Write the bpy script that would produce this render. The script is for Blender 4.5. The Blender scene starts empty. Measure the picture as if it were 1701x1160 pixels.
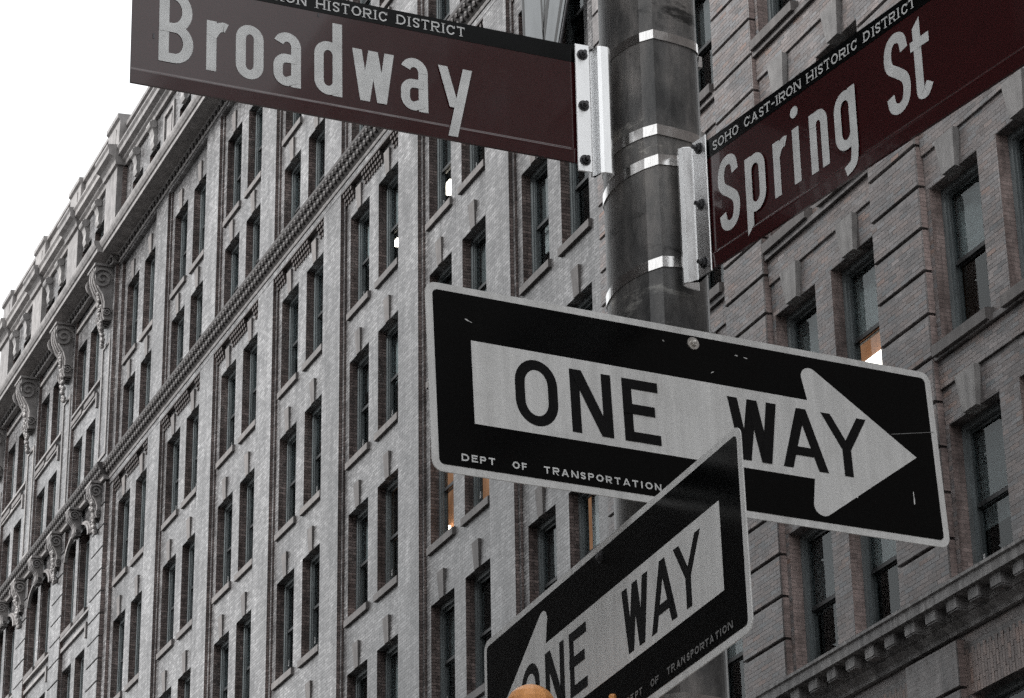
import bpy, bmesh, math, random
import numpy as np
from mathutils import Matrix, Vector

random.seed(7)
rng = np.random.default_rng(7)
SC = bpy.context.scene
COL = SC.collection
ZC = 1.6                       # eye height of the camera above the pavement
R = math.radians

# ------------------------------------------------------------------ camera
cam = bpy.data.cameras.new('camera')
cam.sensor_fit = 'HORIZONTAL'
cam.sensor_width = 36.0
cam.lens = 36.0 * 4642.1 / 1701.0
cam.clip_start = 0.05
cam.clip_end = 4000
camo = bpy.data.objects.new('camera', cam)
COL.objects.link(camo)
yaw, pit, rol = R(23.4324), R(23.9052), R(-1.006)
fw = Vector((math.sin(yaw) * math.cos(pit), math.cos(yaw) * math.cos(pit), math.sin(pit)))
rt = Vector((math.cos(yaw), -math.sin(yaw), 0))
up = rt.cross(fw)
c_, s_ = math.cos(rol), math.sin(rol)
rt2 = c_ * rt + s_ * up
up2 = -s_ * rt + c_ * up
camo.matrix_world = Matrix(((rt2.x, up2.x, -fw.x, 0), (rt2.y, up2.y, -fw.y, 0), (rt2.z, up2.z, -fw.z, ZC), (0, 0, 0, 1)))
SC.camera = camo

# ------------------------------------------------------------------ sky, sun, exposure
SUN_EL, SUN_AZ = R(40), R(284)          # veiled by cloud, from the left over the roofs of the near side (azimuth clockwise from +Y)
w = bpy.data.worlds.new('World')
SC.world = w
w.use_nodes = True
nt = w.node_tree
nt.nodes.clear()
sky = nt.nodes.new('ShaderNodeTexSky')
sky.sky_type = 'NISHITA'
sky.sun_disc = False
sky.sun_elevation = SUN_EL
sky.sun_rotation = SUN_AZ
sky.air_density = 1.0
sky.dust_density = 6.0
sky.ozone_density = 1.0
hs = nt.nodes.new('ShaderNodeHueSaturation')
hs.inputs['Saturation'].default_value = 0.10
mixw = nt.nodes.new('ShaderNodeMix')
mixw.data_type = 'RGBA'
mixw.inputs['Factor'].default_value = 0.72                      # an even cloud layer over the clear sky
mixw.inputs['B'].default_value = (13.0, 13.3, 13.5, 1)
bg = nt.nodes.new('ShaderNodeBackground')
bg.inputs['Strength'].default_value = 0.10
wo = nt.nodes.new('ShaderNodeOutputWorld')
nt.links.new(sky.outputs[0], hs.inputs['Color'])
nt.links.new(hs.outputs[0], mixw.inputs['A'])
nt.links.new(mixw.outputs['Result'], bg.inputs['Color'])
nt.links.new(bg.outputs[0], wo.inputs['Surface'])
sl = bpy.data.lights.new('sun', 'SUN')
sl.energy = 3.4
sl.angle = R(20)
sl.color = (1.0, 0.985, 0.965)
so = bpy.data.objects.new('sun', sl)
COL.objects.link(so)
sd = Vector((math.sin(SUN_AZ) * math.cos(SUN_EL), math.cos(SUN_AZ) * math.cos(SUN_EL), math.sin(SUN_EL)))
so.rotation_euler = sd.to_track_quat('Z', 'Y').to_euler()
so.location = (-10, -10, 60)
SC.view_settings.view_transform = 'Standard'
SC.view_settings.look = 'None'
SC.view_settings.exposure = 0.5
SC.view_settings.gamma = 1.0
SC.render.engine = 'CYCLES'
SC.cycles.use_denoising = False             # keep the fine grain of a hand-held exposure
SC.cycles.max_bounces = 6
SC.cycles.transparent_max_bounces = 8

# ------------------------------------------------------------------ materials
class NT:
    def __init__(self, name):
        self.m = bpy.data.materials.new(name)
        self.m.use_nodes = True
        self.t = self.m.node_tree
        self.t.nodes.clear()
        self.out = self.t.nodes.new('ShaderNodeOutputMaterial')
    def n(self, typ, **kw):
        nd = self.t.nodes.new('ShaderNode' + typ)
        for k, v in kw.items():
            if k in nd.inputs.keys():
                nd.inputs[k].default_value = v
            else:
                setattr(nd, k, v)
        return nd
    def l(self, a, b):
        self.t.links.new(a, b)
    def ramp(self, src, stops):
        r = self.n('ValToRGB')
        e = r.color_ramp.elements
        while len(e) < len(stops):
            e.new(0.5)
        for i, (p, c) in enumerate(stops):
            e[i].position = p
            e[i].color = (*c, 1) if len(c) == 3 else c
        self.l(src, r.inputs[0])
        return r.outputs[0]
    def mix(self, f, a, b, typ='MIX'):
        mx = self.n('Mix', data_type='RGBA', blend_type=typ)
        for s, v in (('Factor', f), ('A', a), ('B', b)):
            if hasattr(v, 'links') or hasattr(v, 'is_linked'):
                self.l(v, mx.inputs[s])
            else:
                mx.inputs[s].default_value = v if s == 'Factor' else ((*v, 1) if len(v) == 3 else v)
        return mx.outputs['Result']
    def math(self, op, a, b=0.0):
        m = self.n('Math', operation=op)
        for i, v in enumerate((a, b)):
            if hasattr(v, 'is_linked'):
                self.l(v, m.inputs[i])
            else:
                m.inputs[i].default_value = v
        return m.outputs[0]
    def pos(self, scale=(1, 1, 1)):
        g = self.n('NewGeometry')
        mp = self.n('Mapping')
        mp.inputs['Scale'].default_value = scale
        self.l(g.outputs['Position'], mp.inputs['Vector'])
        return mp.outputs[0]
    def obj(self, scale=(1, 1, 1)):
        g = self.n('TexCoord')
        mp = self.n('Mapping')
        mp.inputs['Scale'].default_value = scale
        self.l(g.outputs['Object'], mp.inputs['Vector'])
        return mp.outputs[0]
    def noise(self, vec, scale, detail=5, rough=0.6):
        nz = self.n('TexNoise')
        nz.inputs['Scale'].default_value = scale
        nz.inputs['Detail'].default_value = detail
        nz.inputs['Roughness'].default_value = rough
        self.l(vec, nz.inputs['Vector'])
        return nz.outputs['Fac']
    def bsdf(self, color, rough=0.6, metal=0.0, spec=0.5, bump=None, bstr=0.3, bdist=0.01, coat=0.0, normal=None):
        b = self.n('BsdfPrincipled')
        for s, v in (('Base Color', color), ('Roughness', rough), ('Metallic', metal), ('Specular IOR Level', spec), ('Coat Weight', coat)):
            if hasattr(v, 'is_linked'):
                self.l(v, b.inputs[s])
            else:
                b.inputs[s].default_value = (*v, 1) if s == 'Base Color' and len(v) == 3 else v
        if bump is not None:
            bp = self.n('Bump')
            bp.inputs['Strength'].default_value = bstr
            bp.inputs['Distance'].default_value = bdist
            self.l(bump, bp.inputs['Height'])
            self.l(bp.outputs[0], b.inputs['Normal'])
        self.b = b
        self.l(b.outputs[0], self.out.inputs['Surface'])
        return self.m

def brick_material(name, c1, c2, mortar, rough=0.5, bw=0.215, bh=0.069, bstr=0.75, ret=(1.0, 0.79, 0.73)):
    t = NT(name)
    g = t.n('NewGeometry')
    sx = t.n('SeparateXYZ'); t.l(g.outputs['Position'], sx.inputs[0])
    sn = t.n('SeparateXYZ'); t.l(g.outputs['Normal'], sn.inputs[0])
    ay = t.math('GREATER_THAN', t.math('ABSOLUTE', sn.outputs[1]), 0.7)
    mx = t.n('Mix', data_type='FLOAT')
    t.l(ay, mx.inputs['Factor'])
    # run of the courses: along Y on the front, along X on the returns
    t.l(sx.outputs[1], mx.inputs['A']); t.l(sx.outputs[0], mx.inputs['B'])
    cb = t.n('CombineXYZ')
    t.l(mx.outputs['Result'], cb.inputs[0]); t.l(sx.outputs[2], cb.inputs[1])
    br = t.n('TexBrick')
    br.inputs['Color1'].default_value = (*c1, 1)
    br.inputs['Color2'].default_value = (*c2, 1)
    br.inputs['Mortar'].default_value = (*mortar, 1)
    br.inputs['Scale'].default_value = 1.0
    br.inputs['Brick Width'].default_value = bw
    br.inputs['Row Height'].default_value = bh
    br.inputs['Mortar Size'].default_value = 0.007
    br.inputs['Mortar Smooth'].default_value = 0.2
    br.inputs['Bias'].default_value = 0.0
    t.l(cb.outputs[0], br.inputs['Vector'])
    p = t.pos()
    big = t.noise(p, 0.45, 6, 0.65)
    fine = t.noise(p, 9.0, 5, 0.7)
    patch = t.noise(t.pos((1, 1, .7)), 1.15, 7, 0.72)
    streak = t.noise(t.pos((3, 3, 0.35)), 1.3, 5, 0.65)
    col = t.mix(0.85, br.outputs['Color'], t.ramp(big, [(0.3, (0.55, 0.54, 0.54)), (0.7, (1.32, 1.32, 1.32))]), 'MULTIPLY')
    col = t.mix(0.75, col, t.ramp(streak, [(0.34, (0.34, 0.33, 0.33)), (0.55, (1, 1, 1)), (0.72, (1.35, 1.35, 1.37))]), 'MULTIPLY')
    col = t.mix(0.7, col, t.ramp(patch, [(0.36, (0.42, 0.41, 0.42)), (0.5, (0.95, 0.95, 0.95)), (0.68, (1.45, 1.45, 1.45))]), 'MULTIPLY')
    col = t.mix(0.6, col, t.ramp(fine, [(0.3, (0.5, 0.5, 0.5)), (0.7, (1.4, 1.4, 1.4))]), 'MULTIPLY')
    # the sheltered returns keep the brick's own brown, painted brighter on brick_near for light from the south; the street face is greyed by soot
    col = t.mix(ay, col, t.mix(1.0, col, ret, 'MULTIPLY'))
    hgt = t.math('ADD', t.math('MULTIPLY', br.outputs['Fac'], -1.0), t.math('MULTIPLY', fine, 0.8))
    return t.bsdf(col, rough=t.ramp(fine, [(0.2, (rough - .12,) * 3), (0.8, (rough + .18,) * 3)]), bump=hgt, bstr=bstr, bdist=0.012)

def stone_material(name, c, rough=0.6, var=0.35, scale=3.0, streaks=0.5, bstr=0.35):
    t = NT(name)
    p = t.pos()
    a = t.noise(p, scale, 7, 0.65)
    st = t.noise(t.pos((4, 4, 0.4)), 2.0, 5, 0.7)
    oi = t.n('ObjectInfo')
    col = t.mix(1.0, c, t.ramp(a, [(0.25, (1 - var,) * 3), (0.75, (1 + var,) * 3)]), 'MULTIPLY')
    col = t.mix(streaks, col, t.ramp(st, [(0.35, (0.35, 0.34, 0.34)), (0.6, (1, 1, 1))]), 'MULTIPLY')
    col = t.mix(0.6, col, t.ramp(oi.outputs['Random'], [(0, (0.75, 0.75, 0.76)), (1, (1.2, 1.19, 1.17))]), 'MULTIPLY')
    return t.bsdf(col, rough=rough, bump=a, bstr=bstr, bdist=0.02)

M = {}
M['brick'] = brick_material('grey_pink_brick', (0.25, 0.247, 0.249), (0.10, 0.097, 0.098), (0.06, 0.059, 0.059), rough=0.31)
M['brick_near'] = brick_material('grey_pink_brick_with_pale_joints', (0.24, 0.22, 0.216), (0.18, 0.164, 0.16), (0.14, 0.133, 0.13), rough=0.42, bw=0.2148, bh=0.068, bstr=0.25, ret=(1.75, 1.5, 1.43))  # ret makes the returns pinker and paints in brightness for light from the south
M['stone'] = stone_material('pale_limestone', (0.30, 0.29, 0.285))
M['sill'] = stone_material('sill_stone', (0.14, 0.128, 0.124))
M['terracotta'] = stone_material('grey_terracotta', (0.24, 0.228, 0.224), var=0.45)
M['dark_ornament'] = stone_material('sooty_ornament', (0.045, 0.040, 0.039), var=0.5, scale=8)
M['corbel'] = stone_material('corbel_brick', (0.06, 0.048, 0.045), var=0.4, scale=10)
M['belt'] = stone_material('streaked_belt_stone', (0.27, 0.262, 0.26), var=0.5, scale=5, streaks=0.9)

def brick_piece_material():
    t = NT('single_brick')
    at = t.n('Attribute', attribute_name='tint')
    oi = t.n('ObjectInfo')
    p = t.pos()
    f = t.noise(p, 40, 4, 0.7)
    big = t.noise(p, 1.1, 5, 0.6)
    col = t.mix(1.0, at.outputs['Color'], t.ramp(f, [(0.25, (0.62,) * 3), (0.75, (1.35,) * 3)]), 'MULTIPLY')
    col = t.mix(0.8, col, t.ramp(big, [(0.3, (0.6, 0.6, 0.6)), (0.7, (1.25, 1.24, 1.22))]), 'MULTIPLY')
    col = t.mix(1.0, col, t.ramp(oi.outputs['Random'], [(0, (0.72, 0.72, 0.74)), (0.45, (1, 1, 1)), (0.8, (1.12, 1.1, 1.09)), (1, (1.25, 1.08, 1.0))]), 'MULTIPLY')
    return t.bsdf(col, rough=0.48, bump=f, bstr=0.15, bdist=0.002)
M['brick_piece'] = brick_piece_material()

def paint(name, c, rough=0.5, var=0.25, scale=6, spec=0.5):
    t = NT(name)
    a = t.noise(t.pos((1, 1, 0.3)), scale, 5, 0.6)
    col = t.mix(1.0, c, t.ramp(a, [(0.3, (1 - var,) * 3), (0.7, (1 + var,) * 3)]), 'MULTIPLY')
    return t.bsdf(col, rough=rough, spec=spec)
M['frame'] = paint('teal_grey_window_paint', (0.135, 0.152, 0.157), 0.45)
M['sash'] = paint('dark_sash_paint', (0.055, 0.065, 0.068), 0.4)
M['rail'] = paint('dark_rail', (0.02, 0.022, 0.024), 0.5)
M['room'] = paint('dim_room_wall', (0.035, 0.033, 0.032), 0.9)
M['orange_room'] = paint('warm_room_wall', (0.55, 0.24, 0.10), 0.8)
M['white_plastic'] = paint('white_plastic', (0.7, 0.7, 0.7), 0.5, 0.05)

def blind_material():
    t = NT('window_blind')
    oi = t.n('ObjectInfo')
    col = t.ramp(oi.outputs['Random'], [(0, (0.03, 0.034, 0.036)), (0.3, (0.12, 0.132, 0.136)), (0.7, (0.24, 0.262, 0.266)), (0.9, (0.36, 0.385, 0.385)), (1, (0.55, 0.57, 0.57))])
    wv = t.noise(t.pos((0.3, 0.6, 5)), 3.0, 3, 0.5)
    col = t.mix(0.6, col, t.ramp(wv, [(0.3, (0.6,) * 3), (0.7, (1.15,) * 3)]), 'MULTIPLY')
    return t.bsdf(col, rough=0.85)
M['blind'] = blind_material()

def glass_material():
    t = NT('window_glass')
    tr = t.n('BsdfTransparent')
    tr.inputs['Color'].default_value = (0.82, 0.85, 0.855, 1)
    gl = t.n('BsdfGlossy')
    gl.inputs['Roughness'].default_value = 0.03
    gl.inputs['Color'].default_value = (0.90, 0.94, 0.95, 1)
    fr = t.n('Fresnel'); fr.inputs['IOR'].default_value = 1.30
    mx = t.n('MixShader')
    gb = t.n('NewGeometry')                      # reflect once, at the outer face of the pane
    t.l(t.math('MULTIPLY', fr.outputs[0], t.math('SUBTRACT', 1.0, gb.outputs['Backfacing'])), mx.inputs[0]); t.l(tr.outputs[0], mx.inputs[1]); t.l(gl.outputs[0], mx.inputs[2])
    t.l(mx.outputs[0], t.out.inputs['Surface'])
    return t.m
M['glass'] = glass_material()

def emit(name, c, s):
    t = NT(name)
    e = t.n('Emission'); e.inputs['Color'].default_value = (*c, 1); e.inputs['Strength'].default_value = s
    t.l(e.outputs[0], t.out.inputs['Surface'])
    return t.m
def glowing_wall():
    t = NT('glowing_room_wall')
    b = t.n('BsdfPrincipled'); b.inputs['Base Color'].default_value = (0.5, 0.22, 0.1, 1); b.inputs['Roughness'].default_value = .9
    nz = t.noise(t.pos((1, 1, .4)), 2.2, 3, .5)
    cr = t.ramp(nz, [(0.3, (0.22, 0.105, 0.052)), (0.7, (0.58, 0.31, 0.175))])
    t.l(cr, b.inputs['Emission Color']); b.inputs['Emission Strength'].default_value = 0.5  # the wall glows by itself, in place of light from the room
    t.l(b.outputs[0], t.out.inputs['Surface'])
    return t.m
M['glowing_wall'] = glowing_wall()
M['lamp'] = emit('lit_lamp', (1.0, 0.88, 0.74), 7.0)
M['lamp_strip'] = emit('lit_ceiling_fitting', (1.0, 0.9, 0.8), 4.0)

def metal(name, c, rough, var=0.3, scale=14, metal_=1.0, stretch=(1, 1, 0.3), bstr=0.1):
    t = NT(name)
    a = t.noise(t.obj(stretch), scale, 6, 0.65)
    col = t.mix(1.0, c, t.ramp(a, [(0.3, (1 - var,) * 3), (0.7, (1 + var,) * 3)]), 'MULTIPLY')
    rg = t.ramp(a, [(0.3, (rough * 0.75,) * 3), (0.7, (rough * 1.3,) * 3)])
    return t.bsdf(col, rough=rg, metal=metal_, bump=a, bstr=bstr, bdist=0.004)
M['alu'] = metal('bracket_aluminium', (0.93, 0.935, 0.94), 0.40, 0.06)
M['steel_band'] = metal('stainless_band', (0.70, 0.69, 0.68), 0.2, 0.14, 30)
M['bolt'] = metal('dark_bolt', (0.10, 0.10, 0.105), 0.45, 0.4, 60)
M['bright_bolt'] = metal('zinc_bolt', (0.55, 0.53, 0.5), 0.4, 0.3, 60)

def pole_material():
    t = NT('weathered_pole_paint')
    p = t.obj((1, 1, 0.35))
    a = t.noise(p, 11, 8, 0.7)
    b = t.noise(t.obj((1, 1, 1.6)), 4.5, 5, 0.6)
    sm = t.noise(t.obj((1.2, 1.2, 3.5)), 3.0, 6, 0.75)
    col = t.mix(1.0, t.ramp(a, [(0.32, (0.035, 0.037, 0.039)), (0.5, (0.12, 0.119, 0.118)), (0.68, (0.27, 0.255, 0.245))]),
                t.ramp(b, [(0.3, (0.7, 0.7, 0.72)), (0.7, (1.2, 1.17, 1.14))]), 'MULTIPLY')
    col = t.mix(1.0, col, t.ramp(sm, [(0.36, (0.15, 0.15, 0.15)), (0.43, (1, 1, 1)), (0.62, (1, 1, 1)), (0.68, (2.4, 2.4, 2.3))]), 'MULTIPLY')
    return t.bsdf(col, rough=t.ramp(a, [(0.3, (0.32,) * 3), (0.7, (0.55,) * 3)]), metal=0.3, bump=a, bstr=0.25, bdist=0.003)
M['pole'] = pole_material()

def sheet(name, c, rough, var=0.12, stretch=(60, 1, 4), coat=0.0, spec=0.5, dirt=0.4):
    t = NT(name)
    a = t.noise(t.obj(stretch), 1.0, 4, 0.6)
    d = t.noise(t.obj((1, 1, 1)), 9.0, 8, 0.7)
    g = t.noise(t.obj((1, 1, 1)), 900.0, 2, 0.5)
    col = t.mix(1.0, c, t.ramp(a, [(0.3, (1 - var,) * 3), (0.7, (1 + var,) * 3)]), 'MULTIPLY')
    col = t.mix(dirt, col, t.ramp(d, [(0.28, (0.55, 0.54, 0.53)), (0.5, (1, 1, 1))]), 'MULTIPLY')
    col = t.mix(0.5, col, t.ramp(g, [(0.25, (0.75,) * 3), (0.75, (1.25,) * 3)]), 'MULTIPLY')
    return t.bsdf(col, rough=t.ramp(d, [(0.3, (rough * 1.25,) * 3), (0.7, (rough * 0.9,) * 3)]), coat=coat, spec=spec)
M['white_sheet'] = sheet('white_reflective_sheeting', (0.63, 0.63, 0.625), 0.5)
M['letter_white'] = sheet('white_letter_sheeting', (0.66, 0.67, 0.67), 0.4, stretch=(30, 1, 30), coat=0.3)
M['black_sheet'] = sheet('black_sign_enamel', (0.0015, 0.0018, 0.002), 0.18, spec=0.22, dirt=0.2)
M['faded_letter'] = sheet('faded_letter_sheeting', (0.2, 0.2, 0.2), 0.5)
M['black_letter'] = sheet('black_letter_enamel', (0.004, 0.004, 0.0045), 0.32, spec=0.22, dirt=0.2)
M['brown_sheet'] = sheet('brown_sign_enamel', (0.036, 0.0060, 0.0070), 0.17, var=0.06, stretch=(4, 1, 9), spec=0.5, dirt=0.3, coat=0.42)
M['band_black'] = sheet('black_band_enamel', (0.002, 0.0026, 0.003), 0.25, spec=0.2, dirt=0.2)
M['plate_back'] = metal('sign_aluminium', (0.55, 0.55, 0.56), 0.45, 0.1)
M['orange'] = metal('ochre_signal_paint', (0.62, 0.27, 0.085), 0.42, 0.3, 25, metal_=0.0, stretch=(1, 1, 1), bstr=0.2)
M['banner'] = paint('grey_banner_cloth', (0.13, 0.14, 0.147), 0.8, 0.12, 3)
M['banner_black'] = paint('black_banner_print', (0.008, 0.009, 0.01), 0.7)
M['asphalt'] = stone_material('asphalt', (0.05, 0.05, 0.05), 0.85, 0.3, 30, 0.2)
M['concrete'] = stone_material('pavement_concrete', (0.3, 0.29, 0.28), 0.8, 0.2, 4, 0.2)

# ------------------------------------------------------------------ mesh helpers
class MB:
    def __init__(self):
        self.v = []; self.f = []; self.fm = []
    def add(self, vs, fs, mi=0):
        o = len(self.v)
        self.v.extend(vs)
        self.f.extend([tuple(i + o for i in q) for q in fs])
        self.fm.extend([mi] * len(fs))
    def box(self, x0, x1, y0, y1, z0, z1, mi=0):
        self.add([(x0, y0, z0), (x1, y0, z0), (x1, y1, z0), (x0, y1, z0), (x0, y0, z1), (x1, y0, z1), (x1, y1, z1), (x0, y1, z1)],
                 [(0, 3, 2, 1), (4, 5, 6, 7), (0, 1, 5, 4), (1, 2, 6, 5), (2, 3, 7, 6), (3, 0, 4, 7)], mi)
    def prism_y(self, prof, y0, y1, mi=0):
        """closed (x,z) profile extruded along Y; profile listed counter-clockwise seen from -Y"""
        n = len(prof)
        vs = [(x, y0, z) for x, z in prof] + [(x, y1, z) for x, z in prof]
        fs = [(i, (i + 1) % n, (i + 1) % n + n, i + n) for i in range(n)]
        fs = [tuple(reversed(q)) for q in fs]
        self.add(vs, fs + [tuple(range(n)), tuple(reversed(range(n, 2 * n)))], mi)
    def prism_z(self, prof, z0, z1, mi=0):
        n = len(prof)
        vs = [(x, y, z0) for x, y in prof] + [(x, y, z1) for x, y in prof]
        fs = [(i, (i + 1) % n, (i + 1) % n + n, i + n) for i in range(n)]
        self.add(vs, fs + [tuple(reversed(range(n))), tuple(range(n, 2 * n))], mi)
    def plate(self, poly, ya, yb, mi=0):
        """closed (x,z) outline in a sign's own plane, front at y=ya (towards -Y), back at yb"""
        n = len(poly)
        vs = [(x, ya, z) for x, z in poly] + [(x, yb, z) for x, z in poly]
        fs = [tuple(range(n)), tuple(reversed(range(n, 2 * n)))]
        fs += [(i, i + n, (i + 1) % n + n, (i + 1) % n) for i in range(n)]
        self.add(vs, fs, mi)
    def lump(self, c, r, seg=6, rings=4, mi=0):
        vs = []; fs = []
        rx, ry, rz = (r, r, r) if not hasattr(r, '__len__') else r
        for i in range(rings + 1):
            th = math.pi * i / rings
            for j in range(seg):
                ph = 2 * math.pi * j / seg
                vs.append((c[0] + rx * math.sin(th) * math.cos(ph), c[1] + ry * math.sin(th) * math.sin(ph), c[2] + rz * math.cos(th)))
        for i in range(rings):
            for j in range(seg):
                a = i * seg + j; b = i * seg + (j + 1) % seg
                fs.append((a, a + seg, b + seg, b))
        self.add(vs, fs, mi)
    def tube(self, p0, p1, r0, r1=None, seg=12, mi=0):
        r1 = r0 if r1 is None else r1
        p0 = Vector(p0); p1 = Vector(p1)
        d = (p1 - p0).normalized()
        a = d.orthogonal().normalized(); b = d.cross(a)
        vs = []
        for p, r in ((p0, r0), (p1, r1)):
            for j in range(seg):
                t = 2 * math.pi * j / seg
                vs.append(tuple(p + r * (math.cos(t) * a + math.sin(t) * b)))
        fs = [(j, (j + 1) % seg, (j + 1) % seg + seg, j + seg) for j in range(seg)]
        self.add(vs, fs + [tuple(reversed(range(seg))), tuple(range(seg, 2 * seg))], mi)
    def mesh(self, name, mats, fix=False, smooth=False):
        me = bpy.data.meshes.new(name)
        me.from_pydata(self.v, [], self.f)
        if not isinstance(mats, (list, tuple)):
            mats = [mats]
        for m in mats:
            me.materials.append(m)
        if len(mats) > 1:
            me.polygons.foreach_set('material_index', self.fm)
        if fix:
            bm = bmesh.new(); bm.from_mesh(me)
            bmesh.ops.recalc_face_normals(bm, faces=bm.faces)
            bm.to_mesh(me); bm.free()
        if smooth:
            me.polygons.foreach_set('use_smooth', [True] * len(me.polygons))
        me.update()
        return me
    def build(self, name, mats, parent=None, **kw):
        return link(name, self.mesh(name, mats, **kw), parent)

def link(name, me, parent=None, loc=None):
    o = bpy.data.objects.new(name, me)
    COL.objects.link(o)
    if parent is not None:
        o.parent = parent
        o.matrix_parent_inverse = inv_world(parent)
    if loc is not None:
        o.location = loc
    return o

WM = {}
def inv_world(p):
    # parents that carry a transform are registered in WM (others sit at the origin)
    return WM[p.name].inverted() if p.name in WM else Matrix()

def tag(o, label=None, cat=None, group=None, kind=None):
    if label: o['label'] = label
    if cat: o['category'] = cat
    if group: o['group'] = group
    if kind: o['kind'] = kind
    return o

def empty(name, loc, label, cat, group=None):
    o = bpy.data.objects.new(name, None)
    o.empty_display_size = 0.2
    COL.objects.link(o)
    o.location = loc
    WM[o.name] = Matrix.Translation(Vector(loc))
    return tag(o, label, cat, group)

# ------------------------------------------------------------------ ground
mb = MB(); mb.box(-600, 600, -600, 900, -0.3, -0.016)
tag(mb.build('ground', M['asphalt']), kind='structure')
mb = MB(); mb.box(4.2, 15.6, -300, 600, -0.0155, -0.008)
tag(mb.build('road', M['asphalt']), kind='structure')
mb = MB(); mb.box(-4.0, 4.2, -120, 300, -0.015, 0.0)
tag(mb.build('pavement', M['concrete']), kind='structure')
mb = MB(); mb.box(15.6, 20.6, 24.0, 95.0, -0.015, 0.12)
tag(mb.build('far_pavement', M['concrete']), kind='structure')

# ------------------------------------------------------------------ the building
BX = 20.0                      # plane of the main wall
PX = BX - 0.13                 # plane of the two end pavilions
building = empty('office_building', (BX, 60.0, 0.0),
                 'long grey brick office block with rows of paired windows and heavy cornices', 'building')
B = building
def bpart(mbx, name, mats, parent=None, **kw):
    return mbx.build(name, mats, parent or B, **kw)
# parts of parts are registered at the origin, so their parent inverse is identity

HEAD = {-1: 36.62, 0: 33.28, 1: 29.56, 2: 25.84, 3: 22.10, 4: 18.36, 5: 14.68, 6: 10.80, 7: 7.1}
HEAD = {k: v + ZC for k, v in HEAD.items()}
WH = 2.47
def Z(h): return h + ZC

def wall_with_holes(m, x0, x1, y0, y1, z0, z1, holes, mi=0):
    """solid wall between x0 and x1 with rectangular openings (ya, yb, za, zb)"""
    ys = sorted({y0, y1, *[min(max(v, y0), y1) for h in holes for v in h[:2]]})
    zs = sorted({z0, z1, *[min(max(v, z0), z1) for h in holes for v in h[2:]]})
    def hole(i, j):
        if i < 0 or j < 0 or i >= len(ys) - 1 or j >= len(zs) - 1:
            return True
        cy = (ys[i] + ys[i + 1]) / 2; cz = (zs[j] + zs[j + 1]) / 2
        return any(h[0] < cy < h[1] and h[2] < cz < h[3] for h in holes)
    for i in range(len(ys) - 1):
        for j in range(len(zs) - 1):
            if hole(i, j):
                continue
            a, b, c, d = ys[i], ys[i + 1], zs[j], zs[j + 1]
            m.add([(x0, a, c), (x0, b, c), (x0, b, d), (x0, a, d)], [(0, 3, 2, 1)], mi)
            m.add([(x1, a, c), (x1, b, c), (x1, b, d), (x1, a, d)], [(0, 1, 2, 3)], mi)
            if hole(i - 1, j): m.add([(x0, a, c), (x1, a, c), (x1, a, d), (x0, a, d)], [(0, 1, 2, 3)], mi)
            if hole(i + 1, j): m.add([(x0, b, c), (x1, b, c), (x1, b, d), (x0, b, d)], [(0, 3, 2, 1)], mi)
            if hole(i, j - 1): m.add([(x0, a, c), (x1, a, c), (x1, b, c), (x0, b, c)], [(0, 3, 2, 1)], mi)
            if hole(i, j + 1): m.add([(x0, a, d), (x1, a, d), (x1, b, d), (x0, b, d)], [(0, 1, 2, 3)], mi)

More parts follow.
